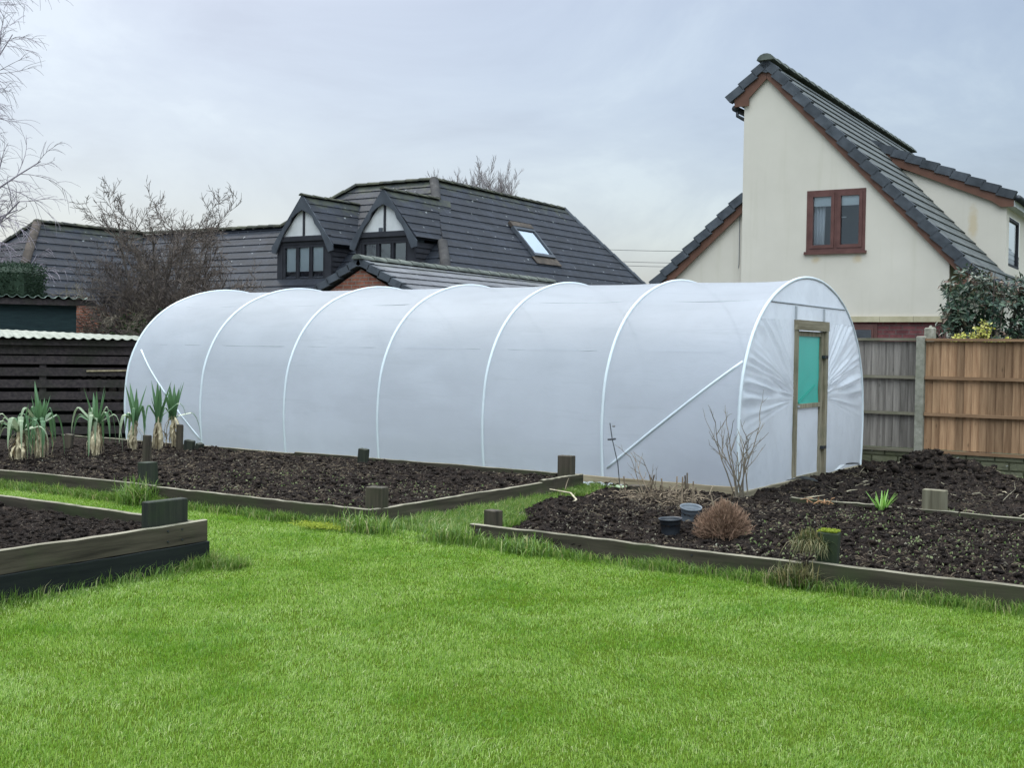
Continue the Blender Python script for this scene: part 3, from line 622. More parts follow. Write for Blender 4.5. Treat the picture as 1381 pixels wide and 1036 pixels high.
# faint fold / crop-bar lines along the cover
kf = [i for i in range(nP // 2) if PR[i][1] > 1.50][0]; ku = [i for i in range(nP // 2) if PR[i][1] > 2.10][0]
for (kk_, dz, r_) in ((kf, -0.003, 0.007), (ku, -0.002, 0.006)):
    m_ = MB()
    for b in range(NB):
        pts = []
        for j in range(13):
            t = 0.12 + 0.76 * j / 12; A = 0.010 + 0.034 * float(sstep(1.5, 2.3, PR[kk_][1]))
            pts.append(hoop_pt(kk_, TX0 + (b + t) * BAY, -A * (4 * t * (1 - t)) ** 0.5 + 0.004))
        m_.tube(pts, [0.001] + [r_ * 0.6] * 11 + [0.001], 5)
    m_.build('fold_line', M['galv'], pt)
# base rails
m_ = MB(); plank(m_, (-6.95, TYC - 2.10), (TX1, TYC - 2.10), -0.045, -0.0, 0.10, 21, n=12); m_.build('base_rail', M['rail_wood'], pt)
m_ = MB(); plank(m_, (TX0, TYC - 2.085), (-6.97, TYC - 2.10), -0.04, -0.03, 0.06, 22, n=12); m_.build('base_rail', M['rail_wood'], pt)
m_ = MB(); plank(m_, (TX1 + 0.035, TYC - 2.12), (TX1 + 0.035, 13.17), 0.035, -0.04, 0.045, 23, n=10); m_.build('base_rail', M['rail_wood_y'], pt)
m_ = MB(); plank(m_, (TX1 + 0.035, 14.25), (TX1 + 0.035, TYC + 2.10), 0.035, -0.05, 0.03, 24, n=10); m_.build('base_rail', M['rail_wood_y'], pt)
# end walls
def side_at(z, s):
    zs = PR[:nP // 2 + 1, 1]; ys = PR[:nP // 2 + 1, 0]
    return TYC + s * (-np.interp(z, zs, ys))
DY0, DY1, DZ = 13.18, 14.24, 1.88
def endwall(x, out, y0f, y1f, z0, z1, nu, nv, pleat=None):
    V = []
    for j in range(nv + 1):
        z = z0 + (z1 - z0) * j / nv; a, b = y0f(z), y1f(z)
        for i in range(nu + 1):
            u = i / nu; y = a + (b - a) * u; d = 0.0
            if pleat:
                py, pz, sg = pleat; dy = (y - py) * sg; ang = atan2(z - pz, max(dy, 0.001)); r_ = sqrt((z - pz) ** 2 + dy * dy)
                env = max(0, min(1, (ang + 0.22) / 0.2)) * max(0, min(1, (1.25 - ang) / 0.45)) * min(1, r_ / 0.55)
                edge = min(1, 8 * min(u, 1 - u) + 0.15)
                amp = 0.021 * env * edge * (0.35 + 0.65 * max(0, 1 - abs(ang - 0.2) * 1.0))
                d = amp * (0.7 * sin(ang * 40 + 2.5 * sin(ang * 9)) + 0.5 * sin(ang * 83 + 3 * sin(ang * 13 + r_ * 2)) + 1.5 * mnoise.noise(Vector((ang * 19, r_ * 1.6, 5))))
                d += 0.007 * mnoise.noise(Vector((y * 5, z * 1.4, 2)))
                d += 0.006 * mnoise.noise(Vector(((y + z * .5) * 9, (z - y * .5) * 1.2, 8))) * (1 if z < 0.8 else 0.3)
            V.append((x + out * d, y, z))
    return np.array(V), gridfaces(nu + 1, nv + 1)
def merge(parts):
    Vs, Fs, o = [], [], 0
    for v, f in parts: Vs.append(v); Fs.append(f + o); o += len(v)
    return np.concatenate(Vs), np.concatenate(Fs)
xe = TX1 + 0.004
L1 = endwall(xe, 1, lambda z: side_at(z, -1) + 0.01, lambda z: DY0, -0.0, DZ, 110, 190, (DY0 + 0.25, 0.98, -1))
R1 = endwall(xe, 1, lambda z: DY1, lambda z: side_at(z, 1) - 0.01, -0.0, DZ, 110, 190, (DY1 - 0.25, 0.98, 1))
T1 = endwall(xe, 1, lambda z: side_at(z, -1) + 0.01, lambda z: side_at(z, 1) - 0.01, DZ, 2.39, 120, 40, None)
for Vv in (T1[0],): Vv[:, 0] += [0.008 * mnoise.noise(Vector((p[1] * 7, p[2] * 2, 4))) for p in Vv]
Vv, Fv = merge([L1, R1, T1]); npmesh('end_sheet', Vv, Fv, M['polythene_end'], pt, smooth=True)
B1 = endwall(TX0 - 0.004, -1, lambda z: side_at(z, -1) + 0.01, lambda z: side_at(z, 1) - 0.01, -0.02, 2.39, 20, 30, None)
npmesh('end_sheet', B1[0], B1[1], M['polythene_end'], pt, smooth=True)
m_ = MB(); m_.tube([(TX1 + 0.004, 12.44, 2.075), (TX1 + 0.004, 15.0, 2.07)], 0.013, 6); m_.build('crop_bar', M['galv'], pt)
for yy in (13.22, 14.20):
    m_ = MB(); m_.box(TX1 - 0.02, TX1 + 0.010, yy - 0.03, yy + 0.03, DZ + 0.02, 2.05); m_.build('head_stud', M['galv'], pt)
m_ = MB(); m_.box(TX1 - 0.03, TX1 + 0.045, DY0, DY0 + 0.045, -0.03, DZ - 0.105); m_.build('door_jamb', M['frame_wood'], pt)
m_ = MB(); m_.box(TX1 - 0.03, TX1 + 0.055, DY1 - 0.075, DY1, -0.08, DZ - 0.105); m_.build('door_jamb', M['frame_wood'], pt)
m_ = MB(); m_.box(TX1 - 0.03, TX1 + 0.06, DY0 - 0.01, DY1 + 0.012, DZ - 0.103, DZ + 0.012); m_.build('lintel', M['rail_wood_y'], pt)
m_ = MB()
dx0, dx1 = TX1 - 0.02, TX1 + 0.02
m_.box(dx0, dx1, DY0 + 0.05, DY0 + 0.09, 0.02, DZ - 0.11); m_.box(dx0, dx1, 14.075, 14.155, 0.0, DZ - 0.11)
m_.box(dx0, dx1 - 0.002, DY0 + 0.092, 14.073, DZ - 0.17, DZ - 0.112); m_.box(dx0, dx1 + 0.008, DY0 + 0.05, 14.074, 0.865, 0.915); m_.box(dx0, dx1 - 0.002, DY0 + 0.092, 14.073, 0.02, 0.07)
dr = m_.build('door', M['frame_wood'], pt)
for z_ in (0.35, 1.45):
    m_ = MB(); m_.box(TX1 + .02, TX1 + .062, 14.10, 14.22, z_, z_ + .035); m_.build('hinge', M['black_pl'], dr)
m_ = MB(); m_.box(TX1 + .028, TX1 + .045, DY0 + .02, DY0 + .12, 0.88, 0.90); m_.build('latch', M['galv'], dr)
Vn = []; nu, nv = 16, 16
for j in range(nv + 1):
    for i in range(nu + 1):
        y = 13.27 + 0.805 * i / nu; z = 0.915 + 0.795 * j / nv
        Vn.append((TX1 - 0.006 + 0.006 * sin((z - 0.91 - (y - 13.27) * 0.9) * 14) * (1 if z - 0.91 < 0.35 else 0.3), y, z))
npmesh('mesh_screen', np.array(Vn), gridfaces(nu + 1, nv + 1), M['netting'], dr, smooth=True)
m_ = MB(); m_.tube([(TX1 + 0.002, 13.35, 0.925), (TX1 + 0.002, 13.93, 1.13)], 0.012, 5); m_.build('fold_strip', M['netting'], dr)
Vn = []
for j in range(9):
    for i in range(9):
        y = 13.27 + 0.805 * i / 8; z = 0.07 + 0.795 * j / 8; Vn.append((TX1 - 0.004 + 0.004 * mnoise.noise(Vector((y * 5, z * 5, 0))), y, z))
npmesh('lower_sheet', np.array(Vn), gridfaces(9, 9), M['polythene_end'], dr, smooth=True)
m_ = MB()
for j, (a, b, c, d) in enumerate(((-6.62, -6.1, 11.30, 11.58),)):
    n_ = 14; vs = []
    for i in range(n_ + 1):
        for k in range(5):
            vs.append((a + (b - a) * i / n_, c + (d - c) * k / 4 + 0.03 * sin(i * 1.1), -0.01 + 0.012 * k + 0.008 * sin(i * 1.7 + k)))
    m_.add(vs, [(i * 5 + k, i * 5 + k + 1, (i + 1) * 5 + k + 1, (i + 1) * 5 + k) for i in range(n_) for k in range(4)])
m_.build('loose_skirt', M['white_pl'], pt, smooth=True)
for (a, b) in (((-4.66, 12.65, 0.09), (-4.45, 13.0, 0.07)), ((-4.7, 14.35, 0.05), (-4.55, 14.9, 0.12))):
    m_ = MB(); A, Bv = Vector(a), Vector(b); pts = [A.lerp(Bv, i / 8) + Vector((0.03 * sin(i), 0, 0.03 * sin(i * pi / 8))) for i in range(9)]
    m_.ribbon(pts, [0.01, .03, .045, .04, .05, .04, .04, .03, .01], side=(1, 0, 0.3), fold=0.3); solo(m_, 'plastic_offcut', M['white_pl'], 'torn white plastic strip lying on soil %s' % ('left of the tunnel door' if a[1] < 13 else 'right of the tunnel door'), 'plastic scrap', a)

# ------------------------------------------------------------------ fence
FY = 16.55
fence = thing('garden_fence', 'board fence of one grey and one orange panel between concrete posts', 'fence', (-4.2, FY, 0))
def panel(x0, x1, ma, mx, lab):
    m_ = MB(); n = int(round((x1 - x0) / 0.1)); r = random.Random(int(x0 * 10))
    for i in range(n):
        a = x0 + (x1 - x0) * i / n; b = x0 + (x1 - x0) * (i + 1) / n + 0.012
        dy = 0.004 * r.random()
        m_.prism([(a, FY + 0.02 + dy, 0.23), (b - .014, FY + 0.043 + dy, 0.23), (b - .014, FY + 0.047 + dy, 0.23), (a, FY + 0.033 + dy, 0.23)], (0, 0, 1.46 + 0.01 * r.random()))
    p = m_.build('fence_panel', ma, fence); p['label'] = lab
    m_ = MB()
    for z in (0.18, 0.685, 1.18): m_.box(x0, x1, FY - 0.025, FY + 0.018, z, z + 0.042)
    m_.box(x0, x1, FY - 0.03, FY + 0.055, 1.70, 1.735)
    m_.build('rail', mx, p)
    m_ = MB(); m_.box(x0 + 0.004, x1 - 0.004, FY + 0.0, FY + 0.045, -0.2, 0.175); m_.build('gravel_board', M['gravel_board'], fence)
PX = [-8.12, -6.17, -4.22, -2.27, -0.32]
labs = [('weathered grey board panel', 'fence_old'), ('weathered grey board panel', 'fence_old'), ('newer orange brown board panel', 'fence_new'), ('newer orange brown board panel', 'fence_new')]
for i in range(4):
    panel(PX[i] + 0.06, PX[i + 1] - 0.06, M[labs[i][1]], M[labs[i][1] + '_x'], labs[i][0])
for x in PX:
    m_ = MB(); m_.box(x - 0.055, x + 0.055, FY - 0.05, FY + 0.06, -0.25, 1.765, ch=0.01); m_.build('concrete_post', M['concrete'], fence)
m_ = MB(); m_.box(-4.22, -4.09, FY + 0.14, FY + 0.26, -0.2, 1.885, ch=0.015); m_.tube([(-4.15, FY + 0.2, 1.88), (-4.15, FY + 0.2, 1.915)], [0.03, 0.012], 8)
solo(m_, 'neighbour_post', M['concrete'], 'short stout post top showing just behind the concrete fence post', 'post', (-4.15, FY + .2, 0))

# ------------------------------------------------------------------ roofs
def clip(poly, ax, val, keep_less):
    out = []
    for i in range(len(poly)):
        p, q = poly[i], poly[(i + 1) % len(poly)]
        a = (p[ax] <= val) if keep_less else (p[ax] >= val); b = (q[ax] <= val) if keep_less else (q[ax] >= val)
        if a: out.append(p)
        if a != b:
            t = (val - p[ax]) / (q[ax] - p[ax]); out.append(tuple(p[k] + t * (q[k] - p[k]) for k in range(len(p))))
    return out
def roof(name, poly, mat_, parent, gauge=0.32, thick=0.022, soff=0.05):
    P = [Vector(p) for p in poly]
    n = Vector((0, 0, 0))
    for i in range(1, len(P) - 1): n += (P[i] - P[0]).cross(P[i + 1] - P[0])
    n.normalize()
    if n.z < 0: n = -n
    d = Vector((n.x, n.y, 0)); d = (d - n * d.dot(n)).normalized(); e = d.cross(n).normalized()
    top = max(P, key=lambda p: p.z); uv = [((p - top).dot(e), (p - top).dot(d)) for p in P]
    mb = MB(); L = max(b for a, b in uv); k = 0; rr = random.Random(3)
    while k * gauge < L - 1e-4:
        v0, v1 = k * gauge, min((k + 1) * gauge, L)
        q = clip(clip(uv, 1, v0, False), 1, v1, True); k += 1
        cl_ = []
        for p_ in q:
            if not cl_ or (abs(p_[0] - cl_[-1][0]) + abs(p_[1] - cl_[-1][1])) > 1e-5: cl_.append(p_)
        q = cl_
        if len(q) < 3: continue
        def pos(u, v, h): return top + e * u + d * v + n * h
        hh = lambda v: 0.006 + (thick) * (v - v0) / gauge
        tv = [pos(u, v, hh(v)) for u, v in q]; nq = len(q)
        lo = [pos(u, v, -0.004) for u, v in q]
        fs = [tuple(range(nq))] + [(i, (i + 1) % nq, nq + (i + 1) % nq, nq + i) for i in range(nq)]
        uvs = [list(q)] + [[q[i], q[(i + 1) % nq], q[(i + 1) % nq], q[i]] for i in range(nq)]
        mb.add(tv + lo, fs, uvs)
    if soff: # underside board
        mb.prism([p - n * 0.012 for p in P], -n * soff)
    return mb.build(name, mat_, parent)
def caps(name, a, b, mat_, parent, r=0.11, L=0.40, lift=0.02, n=7):
    """overlapping half-round ridge / hip tiles from a to b"""
    a, b = Vector(a), Vector(b); d = b - a; T = d.length; d.normalize(); k = max(1, int(T / L)); s = T / k
    u_ = Vector((0, 0, 1)); sdv = d.cross(u_).normalized(); u_ = sdv.cross(d).normalized()
    mb = MB()
    for i in range(k):
        p0 = a + d * (i * s - 0.02); p1 = a + d * ((i + 1) * s + 0.02); vs = []
        for (p, rr, dz) in ((p0, r, 0.0), (p1, r * 0.93, -0.012)):
            for j in range(n + 1):
                an = pi * (0.04 + 0.92 * j / n); vs.append(p + sdv * cos(an) * rr + u_ * (sin(an) * rr * 0.8 + lift + dz - r * 0.35))
        m = n + 1
        fs = [(j, j + 1, m + j + 1, m + j) for j in range(n)] + [tuple(range(m)), tuple(range(2 * m - 1, m - 1, -1)), (0, m, 2 * m - 1, m - 1)]
        mb.add(vs, fs)
    return mb.build(name, mat_, parent)
def verge(name, a, b, mat_, parent, outd, seg=0.33, w=0.11, h=0.13, over=0.02, lap=0.025):
    """stepped cloaked verge tiles from top a to bottom b; outd = outward direction of the gable"""
    a, b = Vector(a), Vector(b); d = (b - a); T = d.length; d.normalize(); k = max(1, round(T / seg)); s = T / k
    outd = Vector(outd); n = outd.cross(d).normalized()
    if n.z < 0: n = -n
    mb = MB()
    for i in range(k):
        p0 = a + d * (i * s); p1 = a + d * ((i + 1) * s + 0.02); h0 = 0.012; h1 = 0.012 + lap
        q = [p0 + n * h0, p1 + n * h1, p1 + n * (h1 - h), p0 + n * (h0 - h)]
        mb.prism([x + outd * over for x in q], -outd * w)
    return mb.build(name, mat_, parent)

# ------------------------------------------------------------------ windows and walls
def wall_poly(name, poly, y, mat_, parent, holes=(), t=0.15):
    """wall in the plane y, outline in (x,z), with rectangular openings"""
    mb = MB(); pieces = [list(poly)]
    for (x0, x1, z0, z1) in holes:
        nw = []
        for p in pieces:
            for seq in (((0, x0, True),), ((0, x1, False),), ((0, x0, False), (0, x1, True), (1, z0, True)), ((0, x0, False), (0, x1, True), (1, z1, False))):
                q = p
                for (ax, v, kl) in seq:
                    q = clip(q, ax, v, kl)
                    if len(q) < 3: break
                if len(q) >= 3: nw.append(q)
        pieces = nw
    for p in pieces: mb.add([(a, y, b) for a, b in p], [tuple(range(len(p)))])
    for (x0, x1, z0, z1) in holes:   # reveals
        mb.add([(x0, y, z0), (x1, y, z0), (x1, y, z1), (x0, y, z1), (x0, y + t, z0), (x1, y + t, z0), (x1, y + t, z1), (x0, y + t, z1)], [(0, 1, 5, 4), (1, 2, 6, 5), (2, 3, 7, 6), (3, 0, 4, 7)])
    return mb.build(name, mat_, parent)
def window(parent, x0, x1, z0, z1, y, n, fmat, fr=0.06, sash=0.05, room=0.6, blind=0, curtain=False, glass='glass', sill=None, inner='room'):
    """window facing -y: outer frame, n sashes, glass, dark room behind"""
    m_ = MB(); y0, y1 = y - 0.01, y + 0.07
    m_.box(x0, x1, y0, y1, z1 - fr, z1); m_.box(x0, x1, y0, y1, z0, z0 + fr)
    m_.box(x0, x0 + fr, y0 + .001, y1, z0 + fr, z1 - fr); m_.box(x1 - fr, x1, y0 + .001, y1, z0 + fr, z1 - fr)
    W = (x1 - x0 - 2 * fr) / n
    for i in range(1, n): m_.box(x0 + fr + W * i - fr * .45, x0 + fr + W * i + fr * .45, y0 + .003, y1, z0 + fr, z1 - fr)
    wn = m_.build('window', fmat, parent)
    m_ = MB()
    for i in range(n):
        a = x0 + fr + W * i + (fr * .45 if i else 0) + .002; b = x0 + fr + W * (i + 1) - (fr * .45 if i < n - 1 else 0) - .002; c, d = z0 + fr + .002, z1 - fr - .002
        m_.box(a, b, y0 - 0.012, y1 - 0.02, d - sash, d); m_.box(a, b, y0 - 0.012, y1 - 0.02, c, c + sash)
        m_.box(a, a + sash, y0 - 0.011, y1 - 0.02, c + sash, d - sash); m_.box(b - sash, b, y0 - 0.011, y1 - 0.02, c + sash, d - sash)
    m_.build('sash', fmat, wn)
    m_ = MB(); m_.add([(x0 + fr, y + .03, z0 + fr), (x1 - fr, y + .03, z0 + fr), (x1 - fr, y + .03, z1 - fr), (x0 + fr, y + .03, z1 - fr)], [(0, 1, 2, 3)]); m_.build('pane', M[glass], wn)
    m_ = MB(); r0, r1 = y + .075, y + room
    m_.add([(x0 - .1, r0, z0 - .1), (x1 + .1, r0, z0 - .1), (x1 + .1, r0, z1 + .1), (x0 - .1, r0, z1 + .1), (x0 - .1, r1, z0 - .1), (x1 + .1, r1, z0 - .1), (x1 + .1, r1, z1 + .1), (x0 - .1, r1, z1 + .1)], [(0, 1, 5, 4), (1, 2, 6, 5), (2, 3, 7, 6), (3, 0, 4, 7), (4, 5, 6, 7)])
    m_.build('room_lining', M[inner], wn)
    if blind:
        m_ = MB()
        for i in range(n): m_.box(x0 + fr + W * i + .04, x0 + fr + W * (i + 1) - .04, y + .045, y + .05, z1 - fr - (z1 - z0) * blind, z1 - fr)
        m_.build('blind', M['blind'], wn)
    if sill:
        m_ = MB(); m_.box(x0 - .03, x1 + .03, y - .05, y + .03, z0 - .055, z0 - .003); m_.build('sill', fmat if sill == 'f' else M[sill], wn)
    return wn

# ------------------------------------------------------------------ cream house
HY = 21.08
ch = thing('cream_house', 'tall cream rendered house with steep asymmetric gable and brown bargeboards', 'house', (-6.8, HY, 0))
GW = HY + 0.10           # wall plane, roof overhangs it
gable = [(-8.72, 2.12), (-8.72, 6.28), (-8.28, 6.74), (-4.98, 3.22), (-4.98, 2.12)]
wall_poly('gable_wall', gable, GW, M['render'], ch, [(-7.49, -6.42, 3.37, 4.48)])
m_ = MB(); m_.box(-8.73, -8.74 + .02, GW + .001, 29, 2.12, 6.25); m_.box(-4.99, -4.97, GW + 0.001, 25.2, 0, 3.1); m_.build('side_wall', M['render'], ch)
wall_poly('brick_base', [(-10.4, -0.12), (-10.4, 2.13), (-4.98, 2.13), (-4.98, -0.12)], GW + .012, M['brick_plum'], ch, [(-6.95, -6.17, 1.2, 2.05)])
m_ = MB()
for i in range(8):
    a = -9.6 + i * 0.58; m_.box(a, min(a + 0.575, -4.96), GW - 0.05, GW + 0.04, 2.085, 2.185)
m_.build('string_course', M['stone'], ch)
w1 = window(ch, -7.49, -6.42, 3.37, 4.48, GW, 2, M['brown_frame'], 0.055, 0.06, 0.9, 0.21, sill='f')
m_ = MB()
for i in range(4):
    x = -7.38 + i * 0.05; m_.tube([(x, GW + .16, 3.42), (x + 0.012 * (i - 2), GW + .16, 4.2)], 0.03, 7)
m_.build('curtain', M['curtain'], w1, smooth=True)
m_ = MB(); m_.box(-6.93, -6.82, GW + .2, GW + .22, 3.99, 4.01); m_.build('ornament', M['blind'], w1)
window(ch, -6.95, -6.17, 1.2, 2.05, GW, 1, M['brown_frame'], 0.06, 0.04, 0.6)
# roofs
RB = 32.5
e1 = roof('roof', [(-8.28, HY, 6.93), (-8.28, RB, 6.93), (-4.50, RB, 2.915), (-4.50, HY, 2.915)], M['tile_slate'], ch, 0.31, 0.024)
e2 = roof('roof', [(-8.28, HY, 6.93), (-9.02, HY, 6.29), (-9.02, RB, 6.29), (-8.28, RB, 6.93)], M['tile_slate'], ch, 0.31, 0.024)
verge('verge', (-8.28, HY, 6.95), (-4.56, HY, 2.995), M['verge'], ch, (0, -1, 0), 0.31, 0.16, 0.17, 0.02, 0.04)
verge('verge', (-8.28, HY, 6.95), (-9.03, HY, 6.30), M['verge'], ch, (0, -1, 0), 0.31, 0.16, 0.15, 0.02, 0.04)
caps('ridge', (-8.28, HY - .05, 6.95), (-8.28, RB, 6.95), M['ridge_grey'], ch, 0.17, 0.42)
m_ = MB(); m_.prism([(-8.28, HY - .015, 6.98), (-8.08, HY - .015, 6.76), (-8.28, HY - .015, 6.70), (-8.46, HY - .015, 6.76)], (0, .1, 0)); m_.build('ridge_end', M['verge'], ch)
ch.rotation_euler.z = R(1.9)
for z_, xx in ((6.79, 0),):
    m_ = MB()
    m_.prism([(-8.28, HY + .03, 6.81), (-4.62, HY + .03, 2.92), (-4.80, HY + .03, 2.92), (-8.28, HY + .03, 6.60)], (0, 0.03, 0)); m_.build('bargeboard', M['brown_pvc'], ch)
    m_ = MB()
    m_.prism([(-8.285, HY + .031, 6.81), (-8.285, HY + .031, 6.60), (-8.62, HY + .031, 6.27), (-8.62, HY + .031, 6.13), (-8.90, HY + .031, 6.13), (-8.90, HY + .031, 6.27)], (0, 0.028, 0)); m_.build('bargeboard', M['brown_pvc'], ch)
m_ = MB(); m_.box(-4.80, -4.60, HY + .03, HY + .09, 2.72, 2.919); m_.box(-4.62, -4.53, HY + .09, 25.2, 2.72, 2.86); m_.build('eaves_box', M['brown_pvc'], ch)
m_ = MB(); m_.tube([(-4.45, HY, 2.84), (-4.45, 25.35, 2.84)], 0.06, 8); m_.build('gutter', M['black_pl'], ch, smooth=True)
m_ = MB(); m_.tube([(-8.92, HY + .1, 6.12), (-8.92, 29, 6.12)], 0.06, 8); m_.tube([(-8.88, HY + .14, 6.1), (-8.88, HY + .14, 5.98), (-8.78, HY + .16, 5.92), (-8.74, HY + .2, 5.9)], 0.032, 8)
m_.build('gutter', M['black_pl'], ch, smooth=True)
# lower left wing
WY_ = HY + 0.28
wall_poly('wing_wall', [(-11.2, -0.1), (-11.2, 2.2), (-10.42, 2.82), (-8.73, 4.34), (-8.73, -0.1)], WY_, M['render'], ch)
roof('wing_roof', [(-8.73, WY_ - .14, 4.49), (-8.73, 27, 4.49), (-11.3, 27, 2.19), (-11.3, WY_ - .14, 2.19)], M['tile_slate'], ch, 0.31, 0.024)
verge('verge', (-8.75, WY_ - .14, 4.52), (-11.3, WY_ - .14, 2.23), M['verge'], ch, (0, -1, 0), 0.31, 0.16, 0.16, 0.02, 0.04)
m_ = MB(); m_.prism([(-8.74, WY_ - .10, 4.37), (-11.1, WY_ - .10, 2.25), (-11.1, WY_ - .10, 2.06), (-8.74, WY_ - .10, 4.18)], (0, .03, 0)); m_.build('bargeboard', M['brown_pvc'], ch)
m_ = MB(); m_.tube([(-8.84, WY_ - .012, 4.15), (-8.84, WY_ - .012, 3.2), (-8.85, WY_ - .012, 3.12)], 0.006, 6); m_.build('cable', M['grey_pl'], ch)
# flat-pitched side dormer beyond the steep slope
DYc = 25.2
wall_poly('dormer_cheek', [(-7.6, 5.7), (-4.72, 4.60), (-4.72, 1.5), (-5.5, 1.5), (-7.6, 4.0)], DYc + .1, M['render'], ch)
m_ = MB()
for (a, b, c, d) in ((DYc + .1, 25.65, 0, 4.6), (27.0, 29.5, 0, 4.6), (25.65, 27.0, 0, 3.35), (25.65, 27.0, 4.35, 4.6)): m_.add([(-4.72, a, c), (-4.72, b, c), (-4.72, b, d), (-4.72, a, d)], [(0, 1, 2, 3)])
m_.build('dormer_front', M['render'], ch)
m_ = MB(); m_.box(-4.79, -4.73, 25.65, 27.0, 3.35, 3.41); m_.box(-4.79, -4.73, 25.65, 27.0, 4.29, 4.35); m_.box(-4.79, -4.731, 25.65, 25.72, 3.41, 4.29); m_.box(-4.79, -4.731, 26.93, 27, 3.41, 4.29)
wd = m_.build('window', M['dark_frame'], ch)
m_ = MB(); m_.add([(-4.77, 25.7, 3.4), (-4.77, 26.95, 3.4), (-4.77, 26.95, 4.3), (-4.77, 25.7, 4.3)], [(0, 1, 2, 3)]); m_.build('pane', M['glass'], wd)
m_ = MB(); m_.box(-5.4, -5.3, 25.6, 27.1, 3.3, 4.4); m_.build('room_lining', M['room'], wd)
roof('dormer_roof', [(-7.85, DYc, 6.17), (-4.55, DYc, 4.72), (-4.55, 29.6, 4.72), (-7.85, 29.6, 6.17)], M['tile_slate'], ch, 0.31, 0.024)
verge('verge', (-7.55, DYc, 6.075), (-4.56, DYc, 4.76), M['verge'], ch, (0, -1, 0), 0.33, 0.16, 0.17, 0.02, 0.04)
m_ = MB(); m_.prism([(-7.5, DYc + .02, 5.91), (-4.58, DYc + .02, 4.63), (-4.58, DYc + .02, 4.50), (-4.82, DYc + .02, 4.50), (-5.0, DYc + .02, 4.63), (-7.5, DYc + .02, 5.72)], (0, .03, 0)); m_.build('bargeboard', M['brown_pvc'], ch)
m_ = MB(); m_.box(-4.72, -4.56, DYc + .05, 29.5, 4.50, 4.62); m_.build('eaves_box', M['white_panel'], ch)
m_ = MB(); m_.tube([(-4.49, DYc - .02, 4.66), (-4.49, 29.5, 4.66)], 0.06, 8); m_.build('gutter', M['black_pl'], ch, smooth=True)
m_ = MB(); m_.prism([(-7.75, DYc - .05, 6.2), (-7.45, DYc - .05, 5.92), (-7.4, DYc + .6, 5.9), (-7.7, DYc + .6, 6.2)], (0.02, 0, .03)); m_.build('flashing', M['lead'], ch)

# ------------------------------------------------------------------ dark roofed house
dh = thing('dark_roofed_house', 'long low house with dark tiled hipped roofs and two pointed dormers', 'house', (-21, 24, 0))
Px, Py, Pz = -19.47, 25.67, 6.05
roof('main_roof_front', [(-29.8, 24.47, 4.90), (-23.95, 24.47, 4.86), (-22.2, Py, Pz), (Px, Py, Pz), (-16.24, 22.12, 2.5), (-27.4, 22.12, 2.5)], M['tile_dark'], dh, 0.30, 0.019)
roof('main_roof_side', [(Px, Py, Pz), (Px, 32.5, 5.98), (-16.24, 34.5, 2.5), (-16.24, 22.12, 2.5)], M['tile_dark'], dh, 0.30, 0.019)
roof('main_roof_back', [(Px, Py, Pz - .03), (-23.0, Py, 2.5), (-23.0, 32.5, 2.5), (Px, 32.5, 5.95)], M['tile_dark'], dh, 0.30, 0.019)
roof('main_roof_end', [(-22.2, Py, Pz), (-23.95, 24.47, 4.86), (-27.42, 29.22, 2.5)], M['tile_dark'], dh, 0.3, 0.024)
roof('main_roof_back', [(-22.2, Py, Pz - .01), (Px, Py, Pz - .01), (Px, 29.22, 2.49), (-27.42, 29.22, 2.49)], M['tile_dark'], dh, 0.3, 0.024)
roof('low_roof_back', [(-29.8, 24.47, 4.90), (-23.95, 24.47, 4.86), (-23.95, 26.9, 2.5), (-29.8, 26.9, 2.5)], M['tile_dark'], dh, 0.6, 0.04)
Wx, Wy, Wz = -29.8, 20.76, 4.93
roof('wing_roof_side', [(Wx, Wy, Wz), (Wx, 24.47, Wz), (-27.4, 22.12, 2.5), (-27.4, 18.4, 2.5)], M['tile_dark'], dh, 0.30, 0.019)
roof('wing_roof_front', [(Wx, Wy, Wz), (-27.4, 18.4, 2.5), (-32.2, 18.4, 2.5)], M['tile_dark'], dh, 0.30, 0.019)
roof('wing_roof_side', [(Wx, Wy, Wz), (-32.2, 18.4, 2.5), (-32.2, 26.8, 2.5), (Wx, 24.47, Wz)], M['tile_dark'], dh, 0.6, 0.04)
for nm, a, b, mm in (('ridge', (-22.2, Py, Pz + .02), (Px, Py, Pz + .02), 'ridge_moss'), ('ridge', (Px, Py, Pz + .02), (Px, 32.5, 6.0), 'ridge_moss'), ('ridge', (-29.8, 24.47, 4.94), (-23.95, 24.47, 4.9), 'ridge_moss'),
                     ('ridge', (Wx, Wy, Wz + .02), (Wx, 24.47, Wz + .02), 'ridge_moss'), ('hip', (Px, Py, Pz + .02), (-18.93, 25.075, 5.47), 'hip_dark'), ('hip', (-17.74, 23.77, 4.17), (-16.24, 22.12, 2.52), 'hip_dark'), ('hip', (Wx, Wy, Wz + .02), (-27.4, 18.4, 2.52), 'hip_brown'),
                     ('hip', (Wx, Wy, Wz + .02), (-32.2, 18.4, 2.52), 'ridge_moss'), ('hip', (-22.2, Py, Pz + .02), (-23.95, 24.47, 4.9), 'ridge_moss'), ('hip', (Px, 32.5, 6.0), (-16.24, 34.5, 2.52), 'verge')):
    caps(nm, a, b, M[mm], dh, 0.13 if nm == 'hip' else 0.115)
m_ = MB(); m_.box(-27.2, -16.7, 22.5, 33.5, -0.12, 2.55); m_.box(-32, -27.21, 18.8, 26, -0.12, 2.55); m_.build('wall', M['brick_red'], dh)
m_ = MB(); m_.box(-27.4, -16.2, 22.08, 22.12, 2.36, 2.5); m_.box(-16.24, -16.2, 22.121, 34.3, 2.36, 2.5); m_.box(-27.4, -27.36, 18.4, 22.1, 2.36, 2.5); m_.build('fascia', M['dark_frame'], dh)
